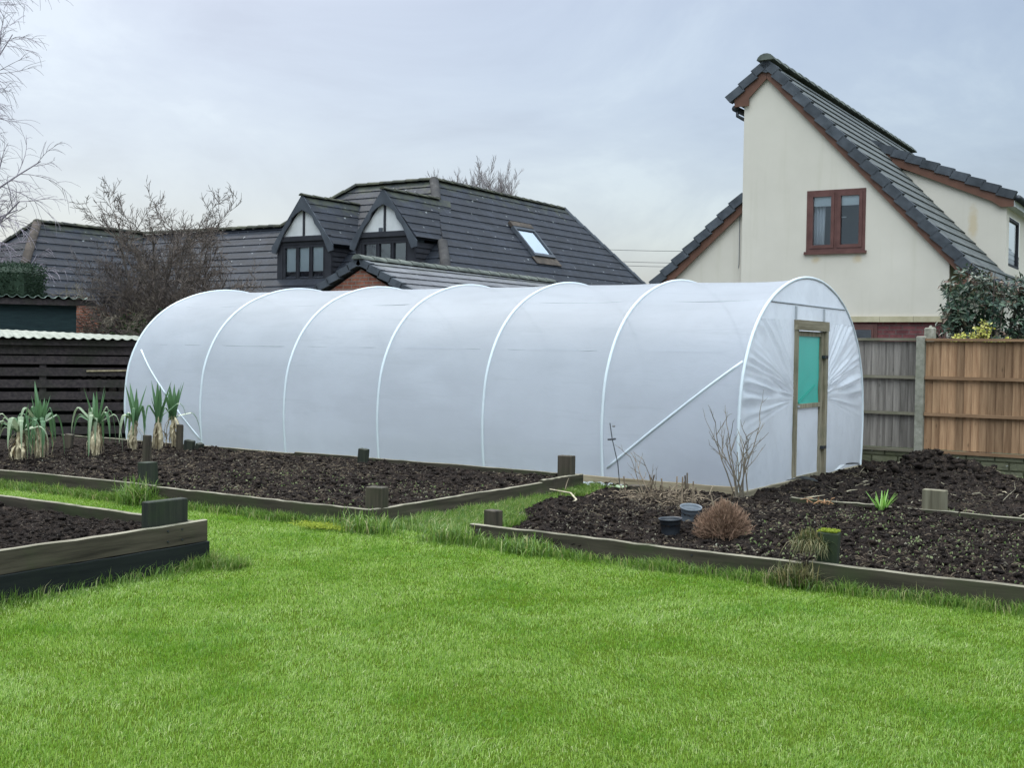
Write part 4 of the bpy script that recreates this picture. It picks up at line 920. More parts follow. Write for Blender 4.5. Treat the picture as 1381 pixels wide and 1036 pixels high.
def dormer(xc, zr, hw, blinds, vent):
    DY = 22.82; ze = 4.14; ex = (zr - ze) / hw
    mainY = lambda z: Py - (Pz - z)
    for s in (-1, 1):
        xt = .55 if (vent and s > 0) else .02
        roof('dormer_roof', [(xc, DY, zr), (xc, mainY(zr) + xt, zr), (xc + s * hw, mainY(ze) + xt, ze + (.07 if vent and s > 0 else 0)), (xc + s * hw, DY, ze + (.07 if vent and s > 0 else 0))], M['tile_dark'], dh, 0.28, 0.018)
        b0 = [(xc, DY - .02, zr + .03), (xc + s * (hw + .02), DY - .02, ze - .01), (xc + s * (hw + .02), DY - .02, ze - .16), (xc + s * (hw - .13), DY - .02, ze - .20), (xc + s * (hw - .3), DY - .02, ze + 0.13),
              (xc + s * (hw * .58), DY - .02, ze + .37), (xc + s * (hw * .42), DY - .02, ze + .55), (xc + s * (hw * .35), DY - .02, ze + .72), (xc + s * (hw * .2), DY - .02, zr - .46), (xc, DY - .02, zr - .37)]
        m_ = MB(); m_.prism(b0, (0, .04, 0)); m_.build('bargeboard', M['dark_board'], dh)
        # tile-hung cheek
        roof('cheek', [(xc + s * (hw - .12), DY + .12, ze - .04), (xc + s * (hw - .121), mainY(ze) + .02, ze - .04), (xc + s * (hw - .12), DY + .12, 3.15), (xc + s * (hw - .119), DY + .12, 3.15)][:3], M['tile_dark'], dh, 0.2, 0.02, 0) if False else None
        m_ = MB(); k = 0; z = ze - .03
        while z > 3.2:
            z2 = z - .13; yb = mainY(z) + .05
            m_.add([(xc + s * (hw - .13), DY + .1, z), (xc + s * (hw - .13), yb, z), (xc + s * (hw - .105), mainY(z2) + .05, z2), (xc + s * (hw - .105), DY + .1, z2), (xc + s * (hw - .13), DY + .1, z2), (xc + s * (hw - .13), mainY(z2) + .05, z2)], [(0, 1, 2, 3), (3, 2, 5, 4)])
            z = z2
        m_.build('cheek', M['dark_frame'], dh)
    caps('dormer_ridge', (xc, DY - .03, zr + .005), (xc, mainY(zr), zr + .005), M['ridge_moss'], dh, 0.09)
    # front: white panel with mullion, beam, window band, corner posts
    yb = DY + .08
    m_ = MB(); m_.add([(xc - hw * .75, yb, ze + .22), (xc + hw * .75, yb, ze + .22), (xc, yb, zr - .2)], [(0, 1, 2)]); m_.build('gable_panel', M['white_panel'], dh)
    m_ = MB(); m_.box(xc - .03, xc + .03, yb - .03, yb - .002, ze + .2, zr - .3); m_.box(xc - hw + .14, xc + hw - .14, yb - .06, yb + .02, ze + .12, ze + .25)
    m_.box(xc - hw + .12, xc + hw - .12, yb - .012, yb + .03, ze + .03, ze + .12)
    for s in (-1, 1): m_.box(xc + s * (hw - .2) - .095, xc + s * (hw - .2) + .095, yb - .014, yb + .05, 3.1, ze + .03)
    m_.build('front_framing', M['dark_frame'], dh)
    if vent:
        m_ = MB(); m_.box(xc - .19, xc - .07, yb - .02, yb - .003, ze + .22, ze + .35); m_.build('vent', M['dark_board'], dh)
    window(dh, xc - hw + .30, xc + hw - .30, 3.22, ze + .03, yb + .01, 3, M['dark_frame'], 0.05, 0.022, 0.5, blinds, glass='glass_mid' if not blinds else 'glass')
    m_ = MB(); m_.prism([(xc - hw + .1, DY - .02, 3.16), (xc + hw - .1, DY - .02, 3.16), (xc + hw - .1, DY + .14, 3.27), (xc - hw + .1, DY + .14, 3.27)], (0, 0, .02)); m_.build('apron_flashing', M['lead'], dh)
dormer(-21.58, 5.43, 1.05, 0.68, False)
dormer(-18.87, 5.43, 1.04, 0, True)
# small moss plant on the left dormer's apron, roof window, flashings
sv = lambda x: Pz - 1.1 * (x - Px)           # height of the +x slope
vel = MB(); n_ = Vector((1.1, 0, 1)).normalized()
vx0, vx1, vy0, vy1 = -18.43, -17.66, 27.85, 28.95
def onr(x, y, h): return Vector((x, y, sv(x))) + n_ * h
for (a, b, c, d, h) in ((vx0, vx0 + .07, vy0, vy1, .10), (vx1 - .07, vx1, vy0, vy1, .10), (vx0 + .07, vx1 - .07, vy0, vy0 + .08, .10), (vx0 + .07, vx1 - .07, vy1 - .08, vy1, .10)):
    vel.prism([onr(a, c, 0.02), onr(b, c, 0.02), onr(b, d, 0.02), onr(a, d, 0.02)], n_ * h)
vw = vel.build('roof_window', M['dark_board'], dh)
m_ = MB(); m_.add([onr(vx0 + .06, vy0 + .07, .085), onr(vx1 - .06, vy0 + .07, .085), onr(vx1 - .06, vy1 - .07, .085), onr(vx0 + .06, vy1 - .07, .085)], [(0, 1, 2, 3)]); m_.build('pane', M['glass_sky'], vw)
m_ = MB(); m_.add([onr(vx0 + .06, vy0 + .07, .05), onr(vx1 - .06, vy0 + .07, .05), onr(vx1 - .06, vy1 - .07, .05), onr(vx0 + .06, vy1 - .07, .05)], [(0, 1, 2, 3)]); m_.build('blind', M['blind'], vw)
m_ = MB(); m_.prism([onr(vx1, vy0 - .1, .045), onr(vx1 + .18, vy0 - .1, .045), onr(vx1 + .18, vy1 + .1, .045), onr(vx1, vy1 + .1, .045)], n_ * .02); m_.build('flashing', M['hip_brown'], vw)
m_ = MB(); m_.prism([onr(vx0 - .12, vy0, .045), onr(vx0, vy0, .045), onr(vx0, vy1, .045), onr(vx0 - .12, vy1, .045)], n_ * .09); m_.build('flashing', M['hip_brown'], vw)

# ------------------------------------------------------------------ brick outbuilding
GY = 18.39; gx_, gz0 = -15.83, 3.30
ob = thing('brick_garage', 'red brick garage gable with grey tiled roof between tunnel and dormers', 'garage', (gx_, GY, 0))
sl_ = 0.487
wall_poly('gable_wall', [(gx_ - 1.7, -.1), (gx_ - 1.7, gz0 - .24 - 1.7 * sl_), (gx_, gz0 - .2), (gx_ + 1.7, gz0 - .24 - 1.7 * sl_), (gx_ + 1.7, -.1)], GY + .08, M['brick_red'], ob)
m_ = MB(); m_.box(gx_ + 1.68, gx_ + 1.7, GY + .081, 25.6, -.1, 2.3); m_.box(gx_ - 1.7, gx_ - 1.68, GY + .081, 21, -.1, 2.3); m_.build('side_wall', M['brick_red'], ob)
for s in (-1, 1):
    roof('roof', [(gx_, GY, gz0), (gx_, 25.9, gz0 - .07), (gx_ + s * 1.95, 25.9, gz0 - .07 - 1.95 * sl_), (gx_ + s * 1.95, GY, gz0 - 1.95 * sl_)], M['tile_grey'], ob, 0.30, 0.022)
    verge('verge', (gx_, GY, gz0 + .01), (gx_ + s * 1.95, GY, gz0 - 1.95 * sl_), M['verge'], ob, (0, -1, 0), 0.30, 0.14, 0.15, 0.02, 0.035)
caps('ridge', (gx_, GY - .05, gz0 + .01), (gx_, 25.9, gz0 - .05), M['ridge_grey'], ob, 0.14, 0.42)
m_ = MB(); m_.prism([(gx_, GY - .015, gz0 + .05), (gx_ + .17, GY - .015, gz0 - .08), (gx_, GY - .015, gz0 - .16), (gx_ - .17, GY - .015, gz0 - .08)], (0, .1, 0)); m_.build('ridge_end', M['verge'], ob)

# ------------------------------------------------------------------ sheds
ang = R(59); ex_ = Vector((cos(ang), sin(ang), 0)); ey_ = Vector((-sin(ang), cos(ang), 0))
def frameM(o): return Matrix(((ex_.x, ey_.x, 0, o[0]), (ex_.y, ey_.y, 0, o[1]), (0, 0, 1, o[2]), (0, 0, 0, 1)))
def corr(mb, x0, x1, y0, y1, zf, zb, M_, amp=0.013, per=0.146, th=0.007):
    n = int((x1 - x0) / per * 8); vs = []
    for i in range(n + 1):
        x = x0 + (x1 - x0) * i / n; c = cos(2 * pi * (x - x0) / per); c = 1 - 2 * (max(0, c * .5 + .5)) ** 1.8; c = -c; f = (x - x0) / (x1 - x0)
        for (y, zz) in ((y0, zf[0] + (zf[1] - zf[0]) * f), (y1, zb[0] + (zb[1] - zb[0]) * f)):
            cc = c if y == y0 else c * .35; vs += [M_ @ Vector((x, y, zz + amp * cc)), M_ @ Vector((x, y, zz + amp * cc - th))]
    fs = []
    for i in range(n):
        a = i * 4; b = a + 4; fs += [(a, b, b + 2, a + 2), (a + 1, a + 3, b + 3, b + 1), (a, a + 1, b + 1, b), (a + 2, b + 2, b + 3, a + 3)]
    mb.add(vs, fs)
SM = frameM((-16.70, 10.99, 0))        # x along the front, y to the back; frame spans x -2.5 .. 2.35
sh = thing('slatted_shed', 'open slatted dark timber store with pale corrugated roof', 'shed', (-16.7, 10.99, 0))
m_ = MB(); corr(m_, -2.6, 2.28, -0.22, 1.55, (1.60, 1.585), (1.81, 1.655), SM); m_.build('roof', M['corr_pale'], sh, smooth=False)
m_ = MB(); m_.box(-2.6, 2.25, -0.12, -0.075, 1.47, 1.555, SM); m_.box(-2.6, 2.25, -0.03, 0.03, 1.33, 1.46, SM); m_.build('eaves_beam', M['slat'], sh)
m_ = MB(); rr = random.Random(2)
for k in range(7):
    z = 0.06 + k * 0.185; x = -2.6
    while x < 2.2:
        L = 2.4; m_.box(x, min(x + L - .01, 2.2), 0.0, 0.022, z + rr.random() * .008, z + 0.125 + rr.random() * .01, SM); x += L
m_.build('slats', M['slat'], sh)
for x in (-2.5, -0.9, 0.62, 2.15):
    m_ = MB(); m_.box(x - .05, x + .05, .03, .12, 0, 1.45, SM, ch=.006); m_.build('upright', M['slat'], sh)
m_ = MB(); m_.box(-2.6, 2.2, 1.3, 1.34, 0, 1.6, SM); m_.box(-2.6, -2.57, .05, 1.3, 0, 1.55, SM); m_.box(2.17, 2.2, .05, 1.3, 0, 1.55, SM); m_.box(-2.57, 2.17, .13, 1.29, -.02, .01, SM); m_.build('back_wall', M['black_in'], sh)
lg = thing('log_pile', 'stored logs and timber glimpsed through the shed slats', 'logs', tuple(SM @ Vector((1.4, .5, 0))))
for row in range(8):
    for i in range(5):
        m_ = MB(); c = SM @ Vector((1.2 + i * .15 + (row % 2) * .06, .35, .1 + row * .13)); d = ey_ * 0.45
        m_.tube([c, c + d], 0.05 + rr.random() * .018, 7); m_.build('log', M['bark'], lg)
m_ = MB(); m_.box(1.28, 2.12, -0.03, -.005, 1.035, 1.06, SM @ Matrix.Rotation(R(-1), 4, 'Y')); solo(m_, 'batten', M['rail_wood'], 'pale thin batten resting across the shed slats beside the tunnel', 'batten', tuple(SM @ Vector((1.7, -.02, 1.05))))
S2 = frameM((-19.49, 12.82, 0))
sg = thing('green_shed', 'dark green shed with corrugated roof showing above the slatted store', 'shed', (-19.49, 12.82, 0))
m_ = MB(); corr(m_, -2.0, 1.52, -0.2, 1.6, (2.37, 2.345), (2.36, 2.335), S2, 0.024, 0.175); m_.build('roof', M['corr_green'], sg)
m_ = MB(); m_.box(-2.0, 1.64, -.13, -.09, 2.20, 2.31, S2); m_.build('fascia', M['slat'], sg)
m_ = MB(); m_.box(-2.0, 1.3, 0, 1.3, 0, 2.28, S2); m_.build('wall', M['green_wall'], sg)

# ------------------------------------------------------------------ plants
def leaf(mb, p, d, L, W, nrm, fold=0.25, m=0, droop=0.0):
    d = Vector(d).normalized(); s = d.cross(Vector(nrm)); s = s.normalized() if s.length > 1e-4 else d.orthogonal().normalized(); nn = s.cross(d)
    p = Vector(p); a = p + d * L * .5 - nn * L * .06; b = p + d * L - nn * L * (.2 + droop)
    mb.add([p, a - s * W + nn * W * fold, a, a + s * W + nn * W * fold, b], [(0, 2, 1), (0, 3, 2), (1, 2, 4), (2, 3, 4)], m=m)
def rdir(r, up=0.0):
    v = Vector((r.gauss(0, 1), r.gauss(0, 1), r.gauss(0, 1) + up)); return v.normalized()
def grow(mb, p, d, L, r0, lvl, rr, prm, tips=None):
    """recursive bare branch"""
    nseg = prm['seg'][lvl]; pts = [Vector(p)]; rad = [r0]; d = Vector(d).normalized(); kids = []
    for i in range(nseg):
        d = (d + rdir(rr) * prm['wob'][lvl] + Vector((0, 0, prm['trop'][lvl]))).normalized()
        pts.append(pts[-1] + d * L / nseg); rad.append(r0 * (1 - (1 - prm['end'][lvl]) * (i + 1) / nseg)); kids.append((pts[-1], d.copy(), rad[-1], (i + 1) / nseg))
    mb.tube(pts, rad, prm['sides'][lvl], cap=False)
    if lvl + 1 < len(prm['n']):
        nk = prm['n'][lvl + 1]
        for j in range(nk):
            f = prm['from'][lvl] + (1 - prm['from'][lvl]) * (j + rr.random()) / nk
            x = f * nseg; i = min(int(x), nseg - 1); q = pts[i].lerp(pts[i + 1], x - i); dd = (pts[i + 1] - pts[i]).normalized()
            s = dd.orthogonal().normalized(); s.rotate(Matrix.Rotation(rr.random() * 6.283, 3, dd)); a = prm['ang'][lvl] * (0.7 + .6 * rr.random())
            nd = dd * cos(a) + s * sin(a)
            grow(mb, q, nd, L * prm['len'][lvl] * (0.6 + .6 * rr.random()) * (1.15 - .45 * f), max(rad[i] * prm['rad'][lvl], prm['min']), lvl + 1, rr, prm, tips)
    elif tips is not None: tips.append((pts[-1], d))
def tree(name, label, cat, base, H, r0, prm, mat_, seed, tm=None, trunks=1, spread=0.0, lean=(0, 0, 1), group=None):
    t = thing(name, label, cat, base, group); rr = random.Random(seed); tk = MB(); cr = MB()
    for k in range(trunks):
        a = 6.283 * k / max(1, trunks) + rr.random(); b = Vector(base) + Vector((cos(a), sin(a), 0)) * (0.12 if trunks > 1 else 0)
        d = (Vector(lean) + Vector((cos(a), sin(a), 0)) * spread * ((0.4 + rr.random()) if trunks < 20 else 1.3 * (k % 5) / 4)).normalized()
        h = (H * (0.75 + .35 * rr.random()) if trunks < 20 else H * (.93 + .12 * rr.random())) if trunks > 1 else H
        nseg = prm['seg'][0]; pts = [b]; rad = [r0]
        for i in range(nseg):
            d = (d + rdir(rr) * prm['wob'][0] + Vector((0, 0, prm['trop'][0]))).normalized(); pts.append(pts[-1] + d * h / nseg); rad.append(r0 * (1 - (1 - prm['end'][0]) * (i + 1) / nseg))
        tk.tube(pts, rad, prm['sides'][0])
        for j in range(prm['n'][1]):
            f = prm['from'][0] + (1 - prm['from'][0]) * (j + rr.random()) / prm['n'][1]; x = f * nseg; i = min(int(x), nseg - 1); q = pts[i].lerp(pts[i + 1], x - i); dd = (pts[i + 1] - pts[i]).normalized()
            s = dd.orthogonal().normalized(); s.rotate(Matrix.Rotation(rr.random() * 6.283, 3, dd)); an = prm['ang'][0] * (0.7 + .6 * rr.random())
            grow(cr, q, dd * cos(an) + s * sin(an), h * prm['len'][0] * (0.6 + .6 * rr.random()) * (1.15 - .55 * f), max(rad[i] * prm['rad'][0], prm['min']), 1, rr, prm)
    tk.build('trunk', tm or mat_, t); cr.build('crown', mat_, t)
    return t
# birch beyond the left edge, its hanging twigs reach into the view
pb = dict(seg=[9, 6, 6, 5], wob=[.05, .12, .16, .16], trop=[.03, .02, -.05, -.15], end=[.25, .3, .35, .5], sides=[8, 5, 3, 3], n=[1, 70, 16, 8], ang=[.95, .75, .6], len=[.44, .42, .5], rad=[.38, .5, .6], min=.0065)
pb['from'] = [.22, .12, .1]
tree('birch_tree', 'leafless silvery birch with fine hanging twigs at the left edge', 'tree', (-28.85, 16.6, -.1), 10.2, .17, pb, M['birch_tw'], 21, M['bark'])
pf = dict(seg=[6, 6, 5, 4], wob=[.04, .07, .1, .12], trop=[.05, .12, .08, .05], end=[.3, .3, .3, .4], sides=[6, 4, 3, 3], n=[1, 14, 11, 7], ang=[.5, .5, .45], len=[.30, .42, .45], rad=[.4, .5, .6], min=.0075)
pf['from'] = [.3, .2, .2]
tree('bare_tree', 'rounded leafless tree rising far behind the main dark roof ridge', 'tree', (-26.15, 36.85, -.1), 7.0, .06, pf, M['twig_far'], 16, trunks=28, spread=.24)
ps = dict(seg=[7, 6, 5, 4], wob=[.10, .16, .2, .2], trop=[.04, .03, .03, .0], end=[.35, .35, .4, .5], sides=[6, 4, 3, 3], n=[1, 15, 11, 7], ang=[.75, .75, .7], len=[.42, .42, .45], rad=[.5, .55, .6], min=.0058)
ps['from'] = [.2, .15, .1]
tree('bare_shrub', 'tall twiggy leafless shrub behind the sheds in front of the dark roof', 'shrub', (-18.1, 15.5, 0), 3.6, .04, ps, M['twig_brown'], 8, M['bark'], trunks=11, spread=.36)
tree('bare_shrub', 'shorter grey tangle of bare twigs left of the tall shrub', 'shrub', (-19.0, 15.7, 0), 2.9, .03, ps, M['twig_grey'], 9, M['bark'], trunks=6, spread=.35)
pq = dict(ps); pq['n'] = [1, 10, 8, 5]; pq['trop'] = [.0, -.04, -.05, -.05]
tree('bramble_thicket', 'low brown bramble thicket against the far end of the tunnel', 'shrub', (-16.9, 15.0, 0), 2.0, .018, pq, M['twig_brown'], 10, None, trunks=11, spread=.7)
tree('bramble_thicket', 'olive brown bramble thicket right behind the green shed', 'shrub', (-18.75, 15.5, 0), 2.4, .018, pq, M['cane'], 17, None, trunks=11, spread=.6)
tree('bramble_thicket', 'dark bramble thicket in the gap between the hedge and tall shrub', 'shrub', (-19.2, 16.2, 0), 2.6, .018, pq, M['twig_brown'], 18, None, trunks=11, spread=.6)
# undergrowth leaves by the green shed
m_ = MB(); rr = random.Random(4)
for i in range(700):
    p = Vector((-18.0, 14.9, 1.75)) + Vector((rr.gauss(0, .45), rr.gauss(0, .3), rr.gauss(0, .18))); leaf(m_, p, rdir(rr), .07, .022, rdir(rr))
solo(m_, 'ivy_bush', M['ivy'], 'small green ivy bush beside the green shed corner', 'bush', (-18, 14.9, 0))
# clipped hedge
hg = thing('conifer_hedge', 'dark clipped conifer hedge above the green shed roof', 'hedge', (-23.6, 14.9, 0)); HM = Matrix.Translation((-23.6, 14.45, 0)) @ Matrix.Rotation(R(33), 4, 'Z')
m_ = MB(); m_.box(-1.7, 1.7, -.5, .5, 0, 3.08, HM, ch=.12); m_.build('crown', M['hedge'], hg)
m_ = MB(); rr = random.Random(6)
for i in range(9000):
    f = rr.random()
    if f < .55: p = (rr.uniform(-1.75, 1.75), -.52, rr.uniform(1.6, 3.12)); nd = (0, -1, .3)
    elif f < .8: p = (rr.uniform(-1.75, 1.75), rr.uniform(-.52, .52), 3.1); nd = (0, 0, 1)
    else: p = (1.72, rr.uniform(-.52, .52), rr.uniform(1.2, 3.12)); nd = (1, 0, .3)
    q = HM @ (Vector(p) + Vector((rr.gauss(0, .03), rr.gauss(0, .03), rr.gauss(0, .03)))); d = (HM.to_3x3() @ Vector(nd) + rdir(rr) * .8)
    leaf(m_, q, d, rr.uniform(.04, .09), .014, rdir(rr))
m_.build('foliage', M['hedge'], hg)

# photinia bush and yellow shrubs beyond the fence
def bush(name, label, cat, base, blobs, nleaf, L, W, mats, seed, stems=12, clus=7):
    t = thing(name, label, cat, base); rr = random.Random(seed); lf = MB(); st = MB(); B0 = Vector(base)
    for k in range(stems):
        b = rr.choice(blobs); e = Vector(b[0]) + Vector((rr.gauss(0, .45) * b[1], rr.gauss(0, .4) * b[1], rr.uniform(.2, .9) * b[2])); s = B0 + Vector((rr.gauss(0, .08), rr.gauss(0, .08), 0)); mid = s.lerp(e, .5) + Vector((rr.gauss(0, .05), rr.gauss(0, .05), .1))
        st.tube([s, mid, e], [.018, .012, .006], 5)
    for k in range(nleaf // clus):
        b = blobs[k % len(blobs)]
        while True:
            v = Vector((rr.uniform(-1, 1), rr.uniform(-1, 1), rr.uniform(-1, 1)))
            if .35 < v.length < 1.0: break
        c = Vector(b[0]) + Vector((v.x * b[1], v.y * b[1], v.z * b[2])); ax = (Vector((v.x, v.y, .7 + v.z * .3)) + rdir(rr) * .5).normalized()
        topm = 0 if (len(mats) > 1 and c.z > b[0][2] + b[2] * (.0 + .5 * rr.random())) else (len(mats) - 1)
        st.tube([c - ax * .16, c + ax * .02], [.006, .003], 3)
        for j in range(clus):
            a = 6.283 * j / clus + rr.random(); s = ax.orthogonal().normalized(); s.rotate(Matrix.Rotation(a, 3, ax))
            p = c - ax * (rr.random() * .12); leaf(lf, p, s * (.9) + ax * rr.uniform(.1, 1.0), L * rr.uniform(.6, 1.1), W * rr.uniform(.8, 1.1), ax, .3, m=topm, droop=.15 * rr.random())
    st.build('stems', M['bark'], t); lf.build('foliage', mats, t)
    return t
bush('photinia_bush', 'large evergreen bush with dark and reddish leaves above the orange fence panel', 'bush', (-3.98, 19.2, -.1),
     [((-4.2, 19.2, 2.42), .5, .5), ((-3.75, 19.35, 2.25), .52, .6), ((-3.3, 19.6, 2.35), .42, .45), ((-4.35, 19.1, 1.85), .34, .5), ((-3.9, 19.2, 1.6), .7, .35), ((-3.4, 19.55, 1.75), .38, .4)], 4600, .135, .024, [M['photinia'], M['photinia_dark']], 31, 26)
bush('variegated_shrub', 'yellow leaved shrub peeping over the fence below the big bush', 'shrub', (-3.6, 17.3, -.1),
     [((-3.82, 17.2, 1.68), .22, .18), ((-3.58, 17.25, 1.80), .17, .22), ((-3.35, 17.3, 1.66), .2, .14)], 1300, .06, .014, [M['yellow_leaf']], 32)
bush('variegated_shrub', 'smaller yellow shrub at the right edge over the fence', 'shrub', (-2.75, 17.4, -.1),
     [((-2.85, 17.35, 1.74), .2, .18), ((-2.6, 17.4, 1.72), .22, .2)], 900, .06, .014, [M['yellow_leaf']], 33)

# leeks
def leek(x, y, h, seed, label, ups, droops, dry, pale=0.0, lw=0.02, z0=0.14):
    lw *= 1.5; h += .05; dry = int(dry * 1.7); droops = int(droops * 1.3)
    rr = random.Random(seed); B = Vector((x, y, z0)); t = thing('leek', label, 'leek', (x, y, z0), 'leeks in the bed by the sheds')
    m_ = MB(); n = 8; vs = []; top = B + Vector((rr.gauss(0, .015), rr.gauss(0, .015), h))
    pts = [B - Vector((0, 0, .05)), B.lerp(top, .15), B.lerp(top, .5), B.lerp(top, .85), top, top + Vector((0, 0, .06))]; m_.tube(pts, [lw * 1.15, lw * 1.1, lw, lw * 1.05, lw * 1.1, lw * .5], 9); m_.build('stem', M['dry_leaf'], t, smooth=True)
    for k in range(ups):
        a = 6.283 * k / ups + rr.random() * .6; o = Vector((cos(a), sin(a), 0)); L = rr.uniform(.26, .50); lean = rr.uniform(.08, .42); m_ = MB()
        pts = [top - Vector((0, 0, .05)) + o * lw * .4]
        for i in range(6): f = (i + 1) / 6; pts.append(top + o * (lw * .6 + L * lean * f ** 1.3) + Vector((0, 0, L * f)))
        w = rr.uniform(.022, .033); m_.ribbon(pts, [w, w * 1.1, w, w * .9, w * .7, w * .4, .001], side=Vector((-o.y, o.x, 0)), fold=.45); m_.build('leaf', M['leek_leaf'], t)
    for k in range(droops):
        a = 6.283 * k / max(1, droops) + rr.random() * 1.2; o = Vector((cos(a), sin(a), 0)); m_ = MB(); R_ = rr.uniform(.12, .36); Hh = rr.uniform(.06, .28); drop = rr.uniform(.25, .55)
        pts = [top - Vector((0, 0, .04))]
        for i in range(9):
            f = (i + 1) / 9; pts.append(top + o * (R_ * (1 - (1 - f) ** 1.8)) + Vector((0, 0, Hh * sin(min(f * 1.9, 1.57)) - drop * max(0, f - .45) ** 1.5 * 2.4)))
        for q in pts: q.z = max(q.z, z0 + .005)
        w = rr.uniform(.019, .030); m_.ribbon(pts, [w, w * 1.1, w * 1.1, w, w, w * .9, w * .8, w * .6, w * .4, .001], side=Vector((-o.y, o.x, 0)), fold=.35); m_.build('leaf', M['leek_pale'] if rr.random() < pale else M['leek_leaf'], t)
    m_ = MB()
    for k in range(dry):
        a = rr.random() * 6.283; o = Vector((cos(a), sin(a), 0)); hs = rr.uniform(.5, 1.02); out_ = rr.uniform(.01, .07) if rr.random() < .85 else rr.uniform(.06, .11); lw2 = lw * 1.5; p0 = B.lerp(top, hs) + o * lw2; e = rr.uniform(.0, .2)
        pts = [p0]
        for i in range(6):
            f = (i + 1) / 6; z_ = (p0.z - z0) * (1 - f) + e * f * .3; pts.append(Vector((p0.x, p0.y, z0 + z_)) + o * out_ * sin(f * 2.2) + Vector((rr.gauss(0, .006), rr.gauss(0, .006), .025 * sin(f * 3.14))))
        w = rr.uniform(.008, .022); m_.ribbon(pts, [w * .6, w, w, w * .8, w, w * .6, w * .3], side=Vector((-o.y, o.x, 0)), fold=.3)
    m_.build('dry_leaves', M['dry_leaf'], t)
leek(-12.20, 8.25, .30, 1, 'leftmost leek, a collapsed clump of drooping pale leaves', 1, 13, 12, .55, .024)
leek(-12.45, 8.70, .36, 2, 'tall leek with wide arching green leaves second from the left', 8, 10, 12, .1, .028)
leek(-12.20, 9.30, .34, 3, 'leek with papery brown stem standing apart, third from the left', 6, 10, 11, .35, .024)
leek(-12.30, 9.98, .34, 4, 'leek just left of the thin stake with a long brown hanging leaf', 7, 6, 9, .2, .015)
leek(-12.10, 10.22, .37, 5, 'leek with tallest upright spiky leaves before the tunnel cover', 9, 3, 8, .0, .015)
leek(-12.22, 10.55, .38, 6, 'rightmost leek with bundled leaves next to the thin brown stake', 10, 3, 11, .15, .017)

# dome of rust-brown twigs
def dome(x, y, z0, r, h, n, mat_, label, seed):
    rr = random.Random(seed); m_ = MB()
    for i in range(n):
        a = rr.random() * 6.283; el = rr.uniform(.12, 1.57); o = Vector((cos(a) * cos(el) * r, sin(a) * cos(el) * r, sin(el) * h)) * rr.uniform(.72, 1.0) * (1 + .28 * mnoise.noise(Vector((cos(a) * 1.7, sin(a) * 1.7, el * 1.4)))); b = Vector((rr.gauss(0, .05), rr.gauss(0, .05), 0))
        mid = b.lerp(o, .5) + Vector((rr.gauss(0, .012), rr.gauss(0, .012), .02)); P0 = Vector((x, y, z0)); m_.tube([P0 + b, P0 + mid, P0 + o], [.003, .0025, .0018], 3)
        for j in range(3):
            q = mid.lerp(o, rr.uniform(.3, 1)); d = (o.normalized() + rdir(rr) * .6 + Vector((0, 0, .5))).normalized(); m_.tube([P0 + q, P0 + q + d * rr.uniform(.02, .05)], [.0022, .0016], 3)
    return solo(m_, 'dried_shrub', mat_, label, 'shrub', (x, y, z0))
dome(-3.50, 8.22, .10, .225, .285, 1500, M['rust'], 'round rust brown dead shrub beside the black pots', 3)
# bare multi-stem twig shrub at the tunnel corner
tw = MB(); rr = random.Random(12); B = Vector((-4.5, 10.98, .08))
def twig(p, d, L, r0, lvl):
    pts = [Vector(p)]; d = Vector(d).normalized()
    for i in range(6):
        d = (d + rdir(rr) * .13 + Vector((0, 0, .04))).normalized(); pts.append(pts[-1] + d * L / 6)
    tw.tube(pts, [r0 * (1 - .6 * i / 6) for i in range(7)], 5)
    if lvl < 2:
        for i in range(2, 7):
            if rr.random() < (.75 if lvl == 0 else .45):
                s = d.orthogonal().normalized(); s.rotate(Matrix.Rotation(rr.random() * 6.28, 3, d)); twig(pts[i], (pts[i] - pts[i - 1]).normalized() * .85 + s * .5, L * rr.uniform(.2, .45), r0 * .55, lvl + 1)
for (dx, L) in ((-.62, .78), (-.50, .6), (-.30, .45), (-.12, .68), (0.0, .58), (.08, .62), (.16, .76), (.24, .5), (.3, .4), (-.2, .55)):
    twig(B + Vector((rr.gauss(0, .04), rr.gauss(0, .03), 0)), (dx * .75 + rr.gauss(0, .04), dx * .35 + rr.gauss(0, .12), 1), L, .0085, 0)
solo(tw, 'twig_shrub', M['cane'], 'leafless upright multi stemmed shrub at the near corner of the tunnel', 'shrub', (-4.5, 10.98, .08))
# cut stems clump
tw = MB(); rr = random.Random(15); C0 = Vector((-4.78, 9.95, .12))
for i in range(26):
    b = C0 + Vector((rr.gauss(0, .28), rr.gauss(0, .12), -.02)); twL = rr.uniform(.10, .30); d = Vector((rr.gauss(0, .22), rr.gauss(0, .2), 1)).normalized(); tw.tube([b, b + d * twL], [.009, .007], 6)
for i in range(3): twig(C0 + Vector((-.25 + i * .08, 0, 0)), (-.6, .1, 1), .42, .006, 0)
for i in range(320):
    b = C0 + Vector((rr.gauss(-.05, .33), rr.gauss(-.12, .2), rr.uniform(-.02, .09))); d = Vector((rr.gauss(0, 1), rr.gauss(0, 1), rr.gauss(0, .35))).normalized() * rr.uniform(.04, .16); tw.tube([b, b + d * .5 + Vector((0, 0, .01)), b + d], [.004, .004, .002], 3)
solo(tw, 'cut_stems', M['debris'], 'clump of cut back brown stems and dead litter behind the pots', 'plant', tuple(C0))
